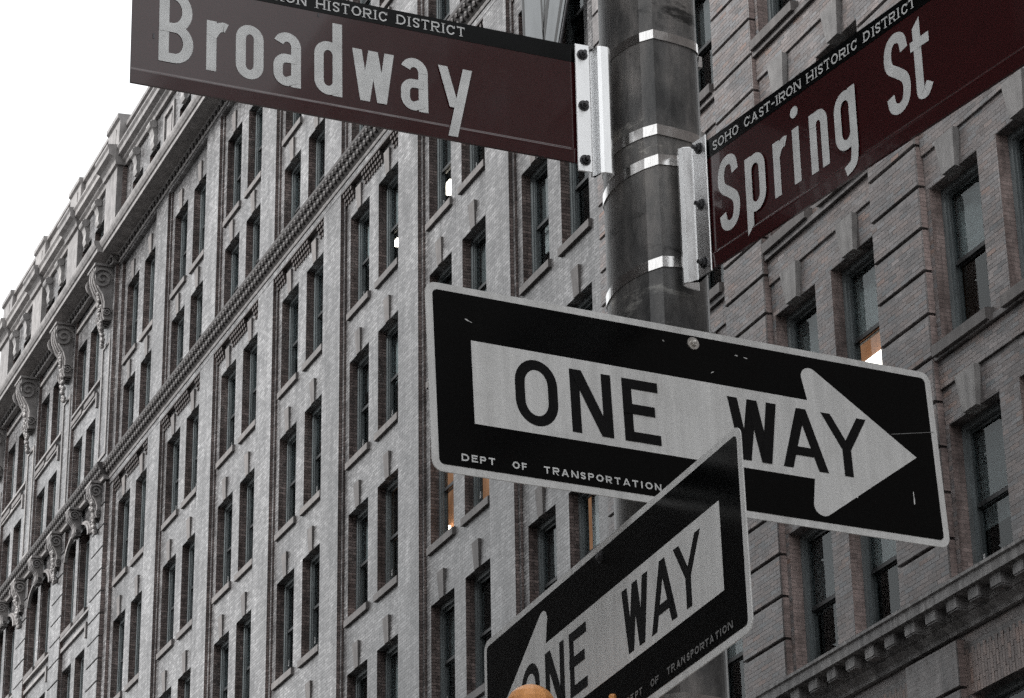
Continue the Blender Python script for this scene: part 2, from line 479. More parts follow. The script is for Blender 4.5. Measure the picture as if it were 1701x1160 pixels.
# ---- windows: frame > upper_sash, lower_sash, panes, blind; built once per size at the origin, then copied
class WindowKit:
    def __init__(self, wd, ht, arch=0.0):
        self.wd, self.ht = wd, ht
        fw, d0 = 0.10, 0.19
        m = MB()
        m.box(d0, d0 + .16, 0, fw, 0, ht); m.box(d0, d0 + .16, wd - fw, wd, 0, ht)
        m.box(d0, d0 + .16, fw, wd - fw, ht - fw, ht); m.box(d0 - .03, d0 + .16, fw, wd - fw, 0, .07)
        for ya in (fw, wd - fw - .025):
            m.box(d0 + .035, d0 + .06, ya, ya + .025, .07, ht - fw)
        self.frame = m.mesh('window', M['frame'])
        mid = ht * 0.5
        s = 0.055
        ya, yb = fw, wd - fw
        m = MB(); xa = d0 + .062
        m.box(xa, xa + .04, ya, ya + s, mid, ht - fw); m.box(xa, xa + .04, yb - s, yb, mid, ht - fw)
        m.box(xa, xa + .04, ya + s, yb - s, ht - fw - s, ht - fw)
        m.box(xa - .003, xa + .04, ya + s, yb - s, mid - .02, mid + .045, 1)
        self.up = m.mesh('upper_sash', [M['sash'], M['rail']])
        m = MB(); xb = d0 + .106
        m.box(xb, xb + .04, ya, ya + s, .07, mid + .02); m.box(xb, xb + .04, yb - s, yb, .07, mid + .02)
        m.box(xb, xb + .04, ya + s, yb - s, .07, .16); m.box(xb, xb + .04, ya + s, yb - s, mid - .045, mid - .021, 1)
        self.lo = m.mesh('lower_sash', [M['sash'], M['rail']])
        m = MB(); m.box(xa + .018, xa + .024, ya + s, yb - s, mid + .045, ht - fw - s); self.gu = m.mesh('pane', M['glass'])
        m = MB(); m.box(xb + .018, xb + .024, ya + s, yb - s, .16, mid - .045); self.gl = m.mesh('pane', M['glass'])
        m = MB(); m.box(xb - .012, xb - .001, yb - s + .012, yb - .018, .42, .56); m.box(xb - .022, xb - .0125, yb - s + .018, yb - .024, .40, .46)
        self.latch = m.mesh('latch', M['white_plastic'])
        self.blinds = []
        for fr in (0.30, 0.46, 0.52, 0.62, 0.8):
            m = MB(); m.box(d0 + .175, d0 + .18, fw * .6, wd - fw * .6, ht * (1 - fr), ht - .02)
            m.box(d0 + .168, d0 + .188, fw * .6, wd - fw * .6, ht * (1 - fr) - .03, ht * (1 - fr))
            self.blinds.append(m.mesh('blind', M['blind']))
    def place(self, x, y, z, blind=None, parent=None):
        P = (x, y, z)
        f = link('window', self.frame, B, P)
        f.matrix_parent_inverse = inv_world(B)
        for nm, me in (('upper_sash', self.up), ('lower_sash', self.lo), ('pane', self.gu), ('pane', self.gl)):
            c = bpy.data.objects.new(nm, me); COL.objects.link(c); c.parent = f
            if nm == 'pane': c.rotation_euler = (0, random.gauss(0, .0015), random.gauss(0, .0035))
        if random.random() < .35:
            c = bpy.data.objects.new('latch', self.latch); COL.objects.link(c); c.parent = f
        if blind is not None:
            c = bpy.data.objects.new('blind', self.blinds[blind]); COL.objects.link(c); c.parent = f
        return f

kit = WindowKit(1.28, WH)
kit_far = WindowKit(1.10, WH)
kit_attic = WindowKit(1.15, 1.45)

def sill_mesh(wd, dx, th=0.17, ov=0.07, depth=0.14):
    m = MB(); m.prism_y([(-dx, -th), (depth, -th), (depth, 0.012), (0.0, 0.012), (-dx, -0.012)], -ov, wd + ov)
    return m.mesh('sill', M['sill'], fix=True)
SILL = sill_mesh(1.28, 0.07)
SILL_NEAR = sill_mesh(1.28, 0.15, th=0.18)
SILL_FAR = sill_mesh(1.10, 0.1)

def keystone_mesh(wb, wt, h, d, name='keystone', zb=-0.015, mat='stone'):
    m = MB()
    vs = []
    for x in (-d, 0.12):
        xx = x
        vs += [(xx, -wb / 2, zb), (xx, wb / 2, zb), (xx - (0.03 if x < 0 else 0), wt / 2, h), (xx - (0.03 if x < 0 else 0), -wt / 2, h)]
    m.add(vs, [(0, 1, 2, 3), (4, 7, 6, 5), (0, 4, 5, 1), (1, 5, 6, 2), (2, 6, 7, 3), (3, 7, 4, 0)])
    return m.mesh(name, M[mat], fix=True)
KEY = keystone_mesh(0.24, 0.34, 0.56, 0.03, mat='sill')
KEY_NEAR = keystone_mesh(0.34, 0.52, 0.56, 0.075)

def lintel_voussoirs(x, y0, wd, zh, d=0.02):
    pass

BLINDS = {}
for kk, sd_, rr_, bb in ((6, 'L', 3, None), (6, 'R', 3, None), (7, 'R', 4, None), (7, 'L', 4, 3), (5, 'R', 3, None), (6, 'L', 1, 1), (5, 'R', 1, 1), (6, 'R', 2, 1), (7, 'L', 2, 1), (6, 'L', 2, 1)):
    BLINDS[(round(74.35 - 5.018 * (kk - 1) - (1.87 if sd_ == 'R' else 0), 1), rr_)] = bb
BLINDS[(round(32.245, 1), 4)] = 1
BLINDS[(round(34.035, 1), 4)] = 4
BLINDS[(round(29.325, 1), 5)] = 3
BLINDS[(round(29.325, 1), 4)] = 1
def window_at(k, x, y, row, sillm, keym, wd, blind='auto', head=None):
    zh = HEAD[row] if head is None else head
    if blind == 'auto':
        r = random.random()
        blind = None if r < 0.28 else random.choice([0, 1, 1, 2, 2, 2, 3, 4])
    blind = BLINDS.get((round(y, 1), row), blind)
    f = k.place(x, y, zh - WH, blind)
    if sillm: link('sill', sillm, B, (x, y, zh - WH)).matrix_parent_inverse = inv_world(B)
    if keym: link('keystone', keym, B, (x, y + wd / 2, zh)).matrix_parent_inverse = inv_world(B)
    return f

# ---- middle section: seven bays of paired windows, bay 7 the nearest
LY = lambda k: 74.35 - 5.018 * (k - 1)       # near jamb of the far window of bay k
W1 = 1.28
ROWS_MID = [-1, 0, 1, 2, 3, 4, 5]
Z_BASE = Z(HEAD[5] - ZC - 3.9)
LIT = {}
for k in range(1, 8):
    yl = LY(k); yr = yl - 1.87
    ya = yr - 1.91 if k == 7 else yr - 0.32 - 0.6
    if k == 7: ya = yr - 0.75
    yb = yl + W1 + 0.32 + 0.62
    if k == 1: yb = yl + W1 + 0.72
    holes = []
    for r in ROWS_MID:
        zb, zt = HEAD[r] - WH, HEAD[r]
        for y in (yr, yl):
            holes.append((y, y + W1, zb, zt))
    m = MB()
    wall_with_holes(m, BX, BX + .36, ya, yb, 0.12, Z(37.9), holes)
    bpart(m, 'bay_wall', M['brick'])
    for r in ROWS_MID:
        for s, y in (('R', yr), ('L', yl)):
            window_at(kit, BX, y, r, SILL, KEY if r != 1 else None, W1)
            if r == 1:
                link('keystone', KEY, B, (BX, y + W1 / 2, HEAD[1])).matrix_parent_inverse = inv_world(B)
    # corbel table over row 1 (pierced brick grid, broken by the keystones)
    m = MB()
    p0, p1 = yr - 0.32, yl + W1 + 0.32
    keys = (yr + W1 / 2, yl + W1 / 2)
    for q in range(3):
        zc = Z(29.98) + q * 0.105
        dx = 0.035 + q * 0.035
        n = int((p1 - p0) / 0.155)
        for i in range(n):
            y = p0 + (i + 0.15) * (p1 - p0) / n
            if min(abs(y + .05 - kk) for kk in keys) < 0.26:
                continue
            m.box(BX - dx, BX - .001, y, y + .085, zc, zc + .092)
    m.box(BX - .128, BX - .0005, p0, p1, Z(30.30), Z(30.335))
    bpart(m, 'corbel_table', M['corbel'])
# pilasters between bays of the middle section (proud of the wall), with a narrow inner step
for k in range(1, 7):
    yr = LY(k) - 1.87
    y1 = yr - 0.32; y0 = y1 - 1.20
    for za, zb in ((0.13, Z(30.32)), (Z(30.98), Z(37.55))):
        m = MB(); m.box(BX - .13, BX - .0015, y0, y1, za, zb)
        m.box(BX - .05, BX - .0012, y0 - .10, y0 - .001, za, zb); m.box(BX - .05, BX - .0012, y1 + .001, y1 + .10, za, zb)
        bpart(m, 'pilaster', M['brick'])
# half pilaster beside the pavilions
for y0, y1 in ((41.62, 42.0), (LY(1) + W1 + 0.32, 76.28)):
    for za, zb in ((0.13, Z(30.32)), (Z(30.98), Z(37.55))):
        m = MB(); m.box(BX - .10, BX - .0015, y0, y1, za, zb)
        bpart(m, 'pilaster', M['brick'])
# frieze bands above the recessed bays
Y_MID0, Y_MID1 = 41.62, 76.28
m = MB(); m.box(BX - .129, BX - .002, Y_MID0, Y_MID1, Z(30.336), Z(30.50)); m.box(BX - .129, BX - .002, Y_MID0, Y_MID1, Z(37.551), Z(37.64))
bpart(m, 'frieze', M['brick'])

# ---- string course between the floors: bed mould, sooty ornament, cap
def band(y0, y1, dx=0.0):
    m = MB()
    x = BX - dx
    prof = [(x - .001, Z(30.501)), (x - .15, Z(30.501)), (x - .17, Z(30.56)), (x - .15, Z(30.60)), (x - .19, Z(30.63)), (x - .001, Z(30.63))]
    m.prism_y(prof, y0, y1)
    bpart(m, 'bed_mould', M['terracotta'], fix=True)
    m = MB()
    prof = [(x - .001, Z(30.632)), (x - .17, Z(30.632)), (x - .22, Z(30.70)), (x - .31, Z(30.86)), (x - .36, Z(30.93)), (x - .37, Z(31.0)), (x - .34, Z(31.01)), (x - .001, Z(31.06))]
    m.prism_y(prof, y0, y1)
    bpart(m, 'string_course', M['dark_ornament'], fix=True)
    m = MB()
    n = int((y1 - y0) / 0.23)
    for i in range(n):
        y = y0 + (i + .5) * (y1 - y0) / n
        m.lump((x - .235, y, Z(30.745)), (.055, .085, .10), 6, 4)
        m.lump((x - .315, y + .11, Z(30.885)), (.05, .075, .085), 6, 4)
        m.lump((x - .285, y + .02, Z(30.85)), (.03, .028, .05), 5, 3)
    o = bpart(m, 'leaf_ornament', M['dark_ornament'])
    o['kind'] = 'stuff'
band(Y_MID0, Y_MID1)

# ---- crowning cornice with dentils and deep soffit
def cornice(y0, y1, dx=0.0, dentils=True):
    x = BX - dx
    m = MB()
    prof = [(x - .002, Z(37.641)), (x - .16, Z(37.641)), (x - .18, Z(37.68)), (x - .18, Z(37.84)), (x - .24, Z(37.90)), (x - .64, Z(37.93)), (x - .64, Z(37.90)),
            (x - .69, Z(37.90)), (x - .69, Z(38.03)), (x - .73, Z(38.05)), (x - .78, Z(38.14)), (x - .80, Z(38.22)), (x - .80, Z(38.27)), (x - .002, Z(38.36))]
    m.prism_y(prof, y0, y1)
    bpart(m, 'main_cornice', M['terracotta'], fix=True)
    m = MB()
    n = int((y1 - y0) / 0.30)
    for i in range(n):
        y = y0 + (i + .3) * (y1 - y0) / n
        m.box(x - .235, x - .1795, y, y + .15, Z(37.70), Z(37.835))
    bpart(m, 'dentils', M['dark_ornament'])['kind'] = 'stuff'
cornice(Y_MID0, Y_MID1)

# ---- attic storey and parapet
def attic(y0, y1, dx, wins, kitw, pt=42.42):
    x = BX - dx
    zt = Z(40.15); hh = 1.45
    holes = [(a, a + kitw.wd, zt - hh, zt) for a in wins]
    m = MB(); wall_with_holes(m, x, x + .36, y0, y1, Z(37.95), Z(41.2), holes)
    bpart(m, 'attic_wall', M['brick'])
    for a in wins:
        f = kitw.place(x, a, zt - hh, random.choice([None, 0, 1, 2]))
        f.name = 'attic_window'
        # scroll keystone
        m = MB()
        c = a + kitw.wd / 2
        m.prism_y([(x + .02, zt - .02), (x - .08, zt - .02), (x - .12, zt + .12), (x - .10, zt + .35), (x - .16, zt + .55), (x - .22, zt + .68), (x - .20, zt + .86), (x + .02, zt + .86)], c - .17, c + .17)
        m.tube((x - .14, c - .20, zt + .70), (x - .14, c + .20, zt + .70), .13, seg=10)
        bpart(m, 'scroll_keystone', M['stone'], fix=True)
    # recessed-panel piers between pairs: a raised frame on each
    ws = sorted(wins)
    for a, b in zip(ws[:-1], ws[1:]):
        g0, g1 = a + kitw.wd, b
        if g1 - g0 < 1.0: continue
        m = MB()
        c0, c1 = (g0 + g1) / 2 - .55, (g0 + g1) / 2 + .55
        za, zb = Z(38.8), Z(40.75)
        m.box(x - .06, x - .001, c0, c0 + .12, za, zb); m.box(x - .06, x - .001, c1 - .12, c1, za, zb)
        m.box(x - .0605, x - .001, c0 + .12, c1 - .12, zb - .14, zb); m.box(x - .0605, x - .001, c0 + .12, c1 - .12, za, za + .14)
        m.box(x - .035, x - .001, c0 + .30, c1 - .30, za + .32, zb - .32)
        bpart(m, 'panel', M['terracotta'])
    m = MB()
    prof = [(x - .002, Z(41.05)), (x - .10, Z(41.05)), (x - .12, Z(41.15)), (x - .20, Z(41.22)), (x - .20, Z(41.30)), (x - .34, Z(41.36)), (x - .34, Z(41.52)), (x - .40, Z(41.60)), (x - .40, Z(41.66)), (x + .3, Z(41.78))]
    m.prism_y(prof, y0, y1)
    bpart(m, 'attic_cornice', M['terracotta'], fix=True)
    m = MB()
    m.prism_y([(x + .3, Z(41.72)), (x - .02, Z(41.72)), (x - .02, Z(pt)), (x - .12, Z(pt + .05)), (x - .12, Z(pt + .18)), (x + .4, Z(pt + .24)), (x + .4, Z(41.72))][1:], y0, y1)
    bpart(m, 'parapet', M['terracotta'], fix=True)

mid_wins = []
for k in range(1, 8):
    mid_wins += [LY(k) - 1.87 + .06, LY(k) + .06]
attic(Y_MID0, Y_MID1, 0.0, mid_wins, kit_attic)

# ---- rusticated pavilion pilaster: core + blocks as sub-parts
def block_mesh(w_, h_, mat='brick'):
    m = MB()
    d, b = 0.075, 0.02
    y0, y1, z0, z1 = 0.0, w_, 0.0, h_
    vs = [(-d + b * 0.6, y0, z0), (-d + b * 0.6, y1, z0), (-d + b * 0.6, y1, z1), (-d + b * 0.6, y0, z1),
          (-d, y0 + b, z0 + b * .5), (-d, y1 - b, z0 + b * .5), (-d, y1 - b, z1 - b * .5), (-d, y0 + b, z1 - b * .5),
          (0.05, y0, z0), (0.05, y1, z0), (0.05, y1, z1), (0.05, y0, z1)]
    fs = [(4, 7, 6, 5), (0, 4, 5, 1), (1, 5, 6, 2), (2, 6, 7, 3), (3, 7, 4, 0), (0, 1, 9, 8), (1, 2, 10, 9), (2, 3, 11, 10), (3, 0, 8, 11)]
    m.add(vs, fs)
    return m.mesh('block', M[mat], fix=True)
def rusticated(y0, y1, za, zb, x, pitch=0.686, mat='brick', jit=.004):
    m = MB(); m.box(x - .045, BX + .05, y0 + .03, y1 - .03, za, zb)
    core = bpart(m, 'pilaster', M['brick'])
    n = max(1, round((zb - za) / pitch)); ph = (zb - za) / n
    me = block_mesh(y1 - y0, ph - .045, mat)
    for i in range(n):
        c = bpy.data.objects.new('block', me); COL.objects.link(c)
        c.parent = core
        c.location = (x - .045 + random.uniform(-jit, jit), y0, za + i * ph + .0225)
    return core

# ---- near pavilion (right of the picture)
NP = 4.71
pil_near = [30.71 + NP * k for k in (-1, 0, 1, 2)]
PILW = 1.36
win_near = []
Y_N0, Y_N1 = 25.2, 41.62
for k in (-1, 0, 1):                      # bays C, B, A
    yr = 32.24 + NP * k; yl = 34.03 + NP * k
    win_near += [yr, yl]
holes = []
rows_n = [0, 1, 2, 3, 4, 5, 6]
for y in win_near:
    for r in rows_n:
        holes.append((y, y + 1.29, HEAD[r] - WH, HEAD[r]))
ALLH = holes
m = MB()
wall_with_holes(m, PX, PX + .40, Y_N0, Y_N1, 0.12, Z(37.9), holes)
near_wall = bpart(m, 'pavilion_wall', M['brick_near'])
for k in (-1, 0, 1):
    yr = 32.24 + NP * k; yl = 34.03 + NP * k
    b0, b1 = pil_near[k + 1] + PILW, pil_near[k + 2]
    for r in rows_n:
        for y in (yr, yl):
            window_at(kit, PX, y + .005, r, SILL_NEAR if r != 5 else None, KEY_NEAR if r != 6 else None, W1)
        if r in (6,): continue
        zh = HEAD[r]
        # stepped courses between the lintels and the sills above
        m = MB()
        ke = sorted((yr + .645, yl + .645))
        segs = [(b0 + .002, ke[0] - .265), (ke[0] + .265, ke[1] - .265), (ke[1] + .265, b1 - .002)]
        for a, b in segs:
            m.box(PX - .035, PX - .001, a, b, zh + .56, zh + .98)
        for q in ke:
            m.box(PX - .0345, PX - .001, q - .264, q + .264, zh + .565, zh + .979)
        if HEAD[r] + 1.2 < Z(36):
            m.box(PX - .095, PX - .001, b0 + .002, b1 - .002, zh + .985, zh + 1.075)
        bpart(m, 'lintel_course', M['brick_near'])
for y in pil_near:
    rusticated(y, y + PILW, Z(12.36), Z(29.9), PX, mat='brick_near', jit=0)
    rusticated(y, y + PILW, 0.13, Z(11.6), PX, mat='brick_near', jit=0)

# belt cornice of the near pavilion
xb = PX - .02
m = MB()
prof = [(xb + .015, Z(11.66)), (xb - .06, Z(11.66)), (xb - .07, Z(11.72)), (xb - .11, Z(11.76)), (xb - .15, Z(11.80)), (xb - .15, Z(11.83)), (xb - .17, Z(11.83)), (xb - .17, Z(12.02)),
        (xb - .36, Z(12.02)), (xb - .36, Z(12.03)), (xb - .40, Z(12.03)), (xb - .40, Z(12.17)), (xb - .43, Z(12.19)), (xb - .43, Z(12.235)), (xb + .02, Z(12.29))]
y = Y_N0
while y < Y_N1 - .01:                                   # stone lengths with open joints
    y2 = min(y + 1.1, Y_N1)
    mm = MB(); mm.prism_y(prof, y + .003, y2 - .003)
    bpart(mm, 'belt_stone', M['belt'], fix=True)
    y = y2
mod = MB()
mod.box(xb - .345, xb - .171, 0, .25, Z(11.86), Z(12.019)); mod.box(xb - .33, xb - .1705, .01, .24, Z(11.835), Z(11.859))
mod = mod.mesh('modillion', M['belt'])
y = Y_N0 + .1
while y < Y_N1 - .3:
    link('modillion', mod, B, (0, y, 0)).matrix_parent_inverse = inv_world(B)
    y += .55

# ---- brickwork laid brick by brick on the near pavilion
def bricks_in(rects, holes, x, flem=False, l=.2090, h=.0622, j=.0058):
    out = []
    for (y0, y1, z0, z1) in rects:
        nrow = int((z1 - z0) / (h + j))
        for r in range(nrow):
            z = z0 + r * (h + j)
            y = y0 - (.5 * (l + j) if r % 2 else 0)
            while y < y1:
                a, b = max(y, y0), min(y + l, y1)
                y += l + j
                if b - a < .03: continue
                segs = [(a, b)]
                for hh in holes:
                    if hh[2] < z + h and hh[3] > z:
                        ns = []
                        for s0, s1 in segs:
                            if hh[1] <= s0 or hh[0] >= s1: ns.append((s0, s1)); continue
                            if s0 < hh[0]: ns.append((s0, hh[0]))
                            if hh[1] < s1: ns.append((hh[1], s1))
                        segs = ns
                for s0, s1 in segs:
                    if s1 - s0 > .03: out.append((s0, s1, z, z + h))
    return out
def tints(n, base=(0.262, 0.235, 0.229)):
    v = rng.normal(1.0, 0.15, (n, 1)).clip(.6, 1.45)
    w_ = rng.normal(0, 0.05, (n, 1))
    c = np.array(base)[None, :] * v * np.concatenate([1 + w_, 1 - .2 * w_, 1 - .8 * w_], 1)
    red = rng.random(n) < .03
    c[red] *= np.array([1.12, .92, .82])
    return c.clip(.02, .8)
def brick_field(name, bl, x, parent, base=(0.262, 0.235, 0.229)):
    n = len(bl)
    a = np.array(bl)
    d = rng.uniform(.001, .0035, n)
    # five faces per brick, the back is open against the wall
    X0 = x - d; X1 = np.full(n, x - .0005)
    V = np.empty((n, 8, 3))
    for i, (xx, yy, zz) in enumerate([(X0, a[:, 0], a[:, 2]), (X0, a[:, 1], a[:, 2]), (X0, a[:, 1], a[:, 3]), (X0, a[:, 0], a[:, 3]), (X1, a[:, 0], a[:, 2]), (X1, a[:, 1], a[:, 2]), (X1, a[:, 1], a[:, 3]), (X1, a[:, 0], a[:, 3])]):
        V[:, i, 0] = xx; V[:, i, 1] = yy; V[:, i, 2] = zz
    F = np.array([(0, 3, 2, 1), (0, 1, 5, 4), (1, 2, 6, 5), (2, 3, 7, 6), (3, 0, 4, 7)])
    FF = (F[None] + 8 * np.arange(n)[:, None, None]).reshape(-1, 4)
    me = bpy.data.meshes.new(name)
    me.vertices.add(8 * n); me.vertices.foreach_set('co', V.ravel())
    me.loops.add(len(FF) * 4); me.loops.foreach_set('vertex_index', FF.ravel().astype(np.int32))
    me.polygons.add(len(FF)); me.polygons.foreach_set('loop_start', (np.arange(len(FF)) * 4).astype(np.int32))
    me.polygons.foreach_set('use_smooth', np.zeros(len(FF), dtype=bool))
    me.update(calc_edges=True)
    at = me.color_attributes.new('tint', 'FLOAT_COLOR', 'POINT')
    c = np.concatenate([np.repeat(tints(n, base), 8, 0), np.ones((8 * n, 1))], 1)
    at.data.foreach_set('color', c.ravel())
    me.materials.append(M['brick_piece'])
    o = link(name, me, parent)
    return o
key_holes = [(yy + .645 - .27, yy + .645 + .27, HEAD[r], HEAD[r] + .6) for yy in win_near for r in rows_n]
sill_holes = [(yy - .07, yy + 1.36, HEAD[r] - WH - .18, HEAD[r] - WH + .01) for yy in win_near for r in rows_n]
course_holes = [(Y_N0, Y_N1, HEAD[r] + .555, HEAD[r] + 1.08) for r in rows_n if r not in (6,)]
field = []
for k in (-1, 0, 1):
    b0, b1 = pil_near[k + 1] + PILW, pil_near[k + 2]
    field.append((b0 + .005, b1 - .005, Z(12.32), Z(26.5)))
bl = bricks_in(field, ALLH + key_holes + sill_holes + course_holes, PX)
brick_field('brickwork', bl, PX, near_wall)['kind'] = 'stuff'
# proud courses and pilaster blocks carry bricks as well
bl = []
for k in (-1, 0, 1):
    b0, b1 = pil_near[k + 1] + PILW, pil_near[k + 2]
    for r in (2, 3, 4, 5):
        bl += bricks_in([(b0 + .005, b1 - .005, HEAD[r] + .567, HEAD[r] + .98)], [], PX)
brick_field('brickwork', bl, PX - .035, near_wall)['kind'] = 'stuff'
bl = []
n = round((29.9 - 12.36) / 0.686); ph = (29.9 - 12.36) / n
for y in pil_near:
    for i in range(n):
        if Z(12.36) + i * ph > Z(26): break
        bl += bricks_in([(y + .022, y + PILW - .022, Z(12.36) + i * ph + .034, Z(12.36) + (i + 1) * ph - .03)], [], PX)
brick_field('brickwork', bl, PX - .045 - .0755, near_wall)['kind'] = 'stuff'

# wall under the belt: single bricks, soldier arch over the window below
low_y0, low_y1 = 27.4, 35.42
win_low = [(yy, yy + 1.29) for yy in win_near]
arch_rects = []
for a, b in win_low:
    arch_rects.append((a - .30, b + .30, HEAD[6], HEAD[6] + .64))
lows = bricks_in([(25.3, 35.42, Z(9.4), Z(11.655))], ALLH + arch_rects + [(p, p + PILW, 0, Z(11.6)) for p in pil_near], PX)
cam_y = lambda q: (q[0] + q[1]) / 2
vis = [q for q in lows if 28.6 < cam_y(q) < 33.4 and q[2] > Z(10.35)]
vis.sort(key=lambda q: cam_y(q) - (q[2] - Z(11)) * .9)
single, rest = vis[:220], vis[220:] + [q for q in lows if not (28.6 < cam_y(q) < 33.4 and q[2] > Z(10.35))]
brick_field('brickwork', rest, PX, near_wall)['kind'] = 'stuff'
unit = MB(); unit.box(-.002, -.0005, 0, .2090, 0, .0622)
unit = unit.mesh('brick', M['brick_piece'])
at = unit.color_attributes.new('tint', 'FLOAT_COLOR', 'POINT')
at.data.foreach_set('color', [0.26, 0.23, 0.223, 1] * 8)
for q in single:
    c = bpy.data.objects.new('brick', unit); COL.objects.link(c)
    c.parent = near_wall
    c.location = (PX + random.uniform(-.0008, .0005), q[0], q[2]); c.scale = (1, (q[1] - q[0]) / .2090, 1)
sold = MB(); sold.box(-.006, -.0005, 0, .062, 0, .205)
sold = sold.mesh('brick', M['brick_piece'])
at = sold.color_attributes.new('tint', 'FLOAT_COLOR', 'POINT')
at.data.foreach_set('color', [0.27, 0.215, 0.198, 1] * 8)
nb = 0
for (a, b, z0, z1) in arch_rects:
    ncol = int((b - a) / .0725)
    bulk = []
    for i in range(ncol):
        y = a + i * .0725
        for q in range(3):
            zz = z0 + q * .2135 - (.07 if (i % 2 and q) else 0)
            hh = .135 if (q == 0 and i % 2) else .205
            zz2 = zz
            if 28.6 < y < 31.4:
                c = bpy.data.objects.new('brick', sold); COL.objects.link(c)
                c.parent = near_wall
                c.location = (PX + random.uniform(-.004, .003), y, zz2); c.scale = (1, 1, hh / .205)
                nb += 1
            else:
                bulk.append((y, y + .062, zz2, zz2 + hh))
    if bulk: brick_field('brickwork', bulk, PX, near_wall, (0.235, .18, .16))['kind'] = 'stuff'

# ---- far pavilion (left of the picture)
FP = 4.70
pil_far = [76.3 + FP * k for k in range(4)]
PFW = 1.30
Y_F0, Y_F1 = 76.28, 76.3 + 3 * FP + PFW
win_far = []
for k in range(3):
    a = pil_far[k] + PFW
    win_far += [a + .70, a + 2.25]
rows_f = [-1, 0, 1, 2, 3]
holes = []
for y in win_far:
    for r in rows_f:
        holes.append((y, y + 1.10, HEAD[r] - WH, HEAD[r] + (.30 if r == 1 else 0)))
m = MB(); wall_with_holes(m, PX, PX + .40, Y_F0 + .002, Y_F1, 0.12, Z(37.9), holes)
bpart(m, 'pavilion_wall', M['brick'])
for k in range(3):
    b0, b1 = pil_far[k] + PFW, pil_far[k + 1]
    w2, w1 = win_far[2 * k], win_far[2 * k + 1]
    for r in rows_f:
        for y in (w2, w1):
            window_at(kit_far, PX, y, r, SILL_FAR, None, 1.10, head=HEAD[r])
        zh = HEAD[r]
        if r == 1:
            # arched surround rising over the pair
            m = MB()
            cy = (w2 + w1 + 1.10) / 2; hw = (w1 + 1.10 - w2) / 2
            N = 14
            for i in range(N):
                t0, t1 = math.pi * i / N, math.pi * (i + 1) / N
                for (ri, ro, xx) in ((hw + .02, hw + .16, .10), (hw + .16, hw + .24, .05)):
                    q = lambda rr, t: (cy + rr * math.cos(t), zh - .15 + rr * .48 * math.sin(t))
                    P = [q(ri, t0), q(ro, t0), q(ro, t1), q(ri, t1)]
                    vs = [(PX - xx, a, c) for a, c in P] + [(PX - .001, a, c) for a, c in P]
                    m.add(vs, [(0, 1, 2, 3), (4, 7, 6, 5), (0, 4, 5, 1), (1, 5, 6, 2), (2, 6, 7, 3), (3, 7, 4, 0)])
            bpart(m, 'arch_surround', M['terracotta'], fix=True)
            m = MB(); m.box(PX - .04, PX - .0012, cy - .17, cy + .17, zh - WH, zh + .32)
            bpart(m, 'mullion', M['brick'])
        else:
            # raised label over the pair
            m = MB()
            m.box(PX - .07, PX - .001, w2 - .25, w1 + 1.35, zh + .62, zh + .74)
            m.box(PX - .069, PX - .001, w2 - .25, w2 - .13, zh + .25, zh + .619); m.box(PX - .069, PX - .001, w1 + 1.23, w1 + 1.35, zh + .25, zh + .619)
            if r > -1: m.box(PX - .10, PX - .001, b0 + .02, b1 - .02, zh + .98, zh + 1.06)
            bpart(m, 'label_moulding', M['terracotta'])
for y in pil_far:
    rusticated(y, y + PFW, Z(18), Z(30.45), PX)
    # plain panelled upper half
    m = MB(); m.box(PX - .09, PX - .001, y + .02, y + PFW - .02, Z(31.05), Z(37.64))
    core = bpart(m, 'pilaster', M['brick'])
    m = MB()
    za, zb = Z(31.4), Z(35.2)
    for a, b, c, d in ((y + .2, y + .3, za, zb), (y + PFW - .3, y + PFW - .2, za, zb)):
        m.box(PX - .125, PX - .0905, a, b, c, d)
    m.box(PX - .1255, PX - .0905, y + .3, y + PFW - .3, zb - .1, zb); m.box(PX - .1255, PX - .0905, y + .3, y + PFW - .3, za, za + .1)
    bpart(m, 'panel', M['terracotta'])
band(Y_F0 + .002, Y_F1 + .1, dx=0.16)
cornice(Y_F0 - .05, Y_F1 + .5, dx=0.17)
attic(Y_F0 + .004, Y_F1, 0.15, [v - .02 for v in win_far], kit_attic, pt=42.66)
for y in pil_far:
    # attic pilasters and parapet pedestals over each pier
    m = MB(); m.box(PX - .20, PX - .021, y, y + PFW, Z(38.3), Z(41.10))
    bpart(m, 'attic_pilaster', M['terracotta'])
    m = MB()
    xx = PX - .02
    m.prism_y([(xx + .2, Z(41.05)), (xx - .26, Z(41.05)), (xx - .28, Z(41.2)), (xx - .36, Z(41.3)), (xx - .50, Z(41.37)), (xx - .50, Z(41.54)), (xx - .55, Z(41.61)), (xx - .55, Z(41.69)), (xx + .2, Z(41.80))], y - .1, y + PFW + .1)
    bpart(m, 'cornice_break', M['terracotta'], fix=True)
    m = MB()
    m.prism_y([(xx + .5, Z(41.75)), (xx - .18, Z(41.75)), (xx - .16, Z(42.68)), (xx - .24, Z(42.74)), (xx - .24, Z(42.89)), (xx + .5, Z(42.94))], y - .03, y + PFW + .03)
    m.box(xx - .185, xx - .161, y + .35, y + PFW - .35, Z(41.95), Z(42.5))
    bpart(m, 'pedestal', M['terracotta'], fix=True)

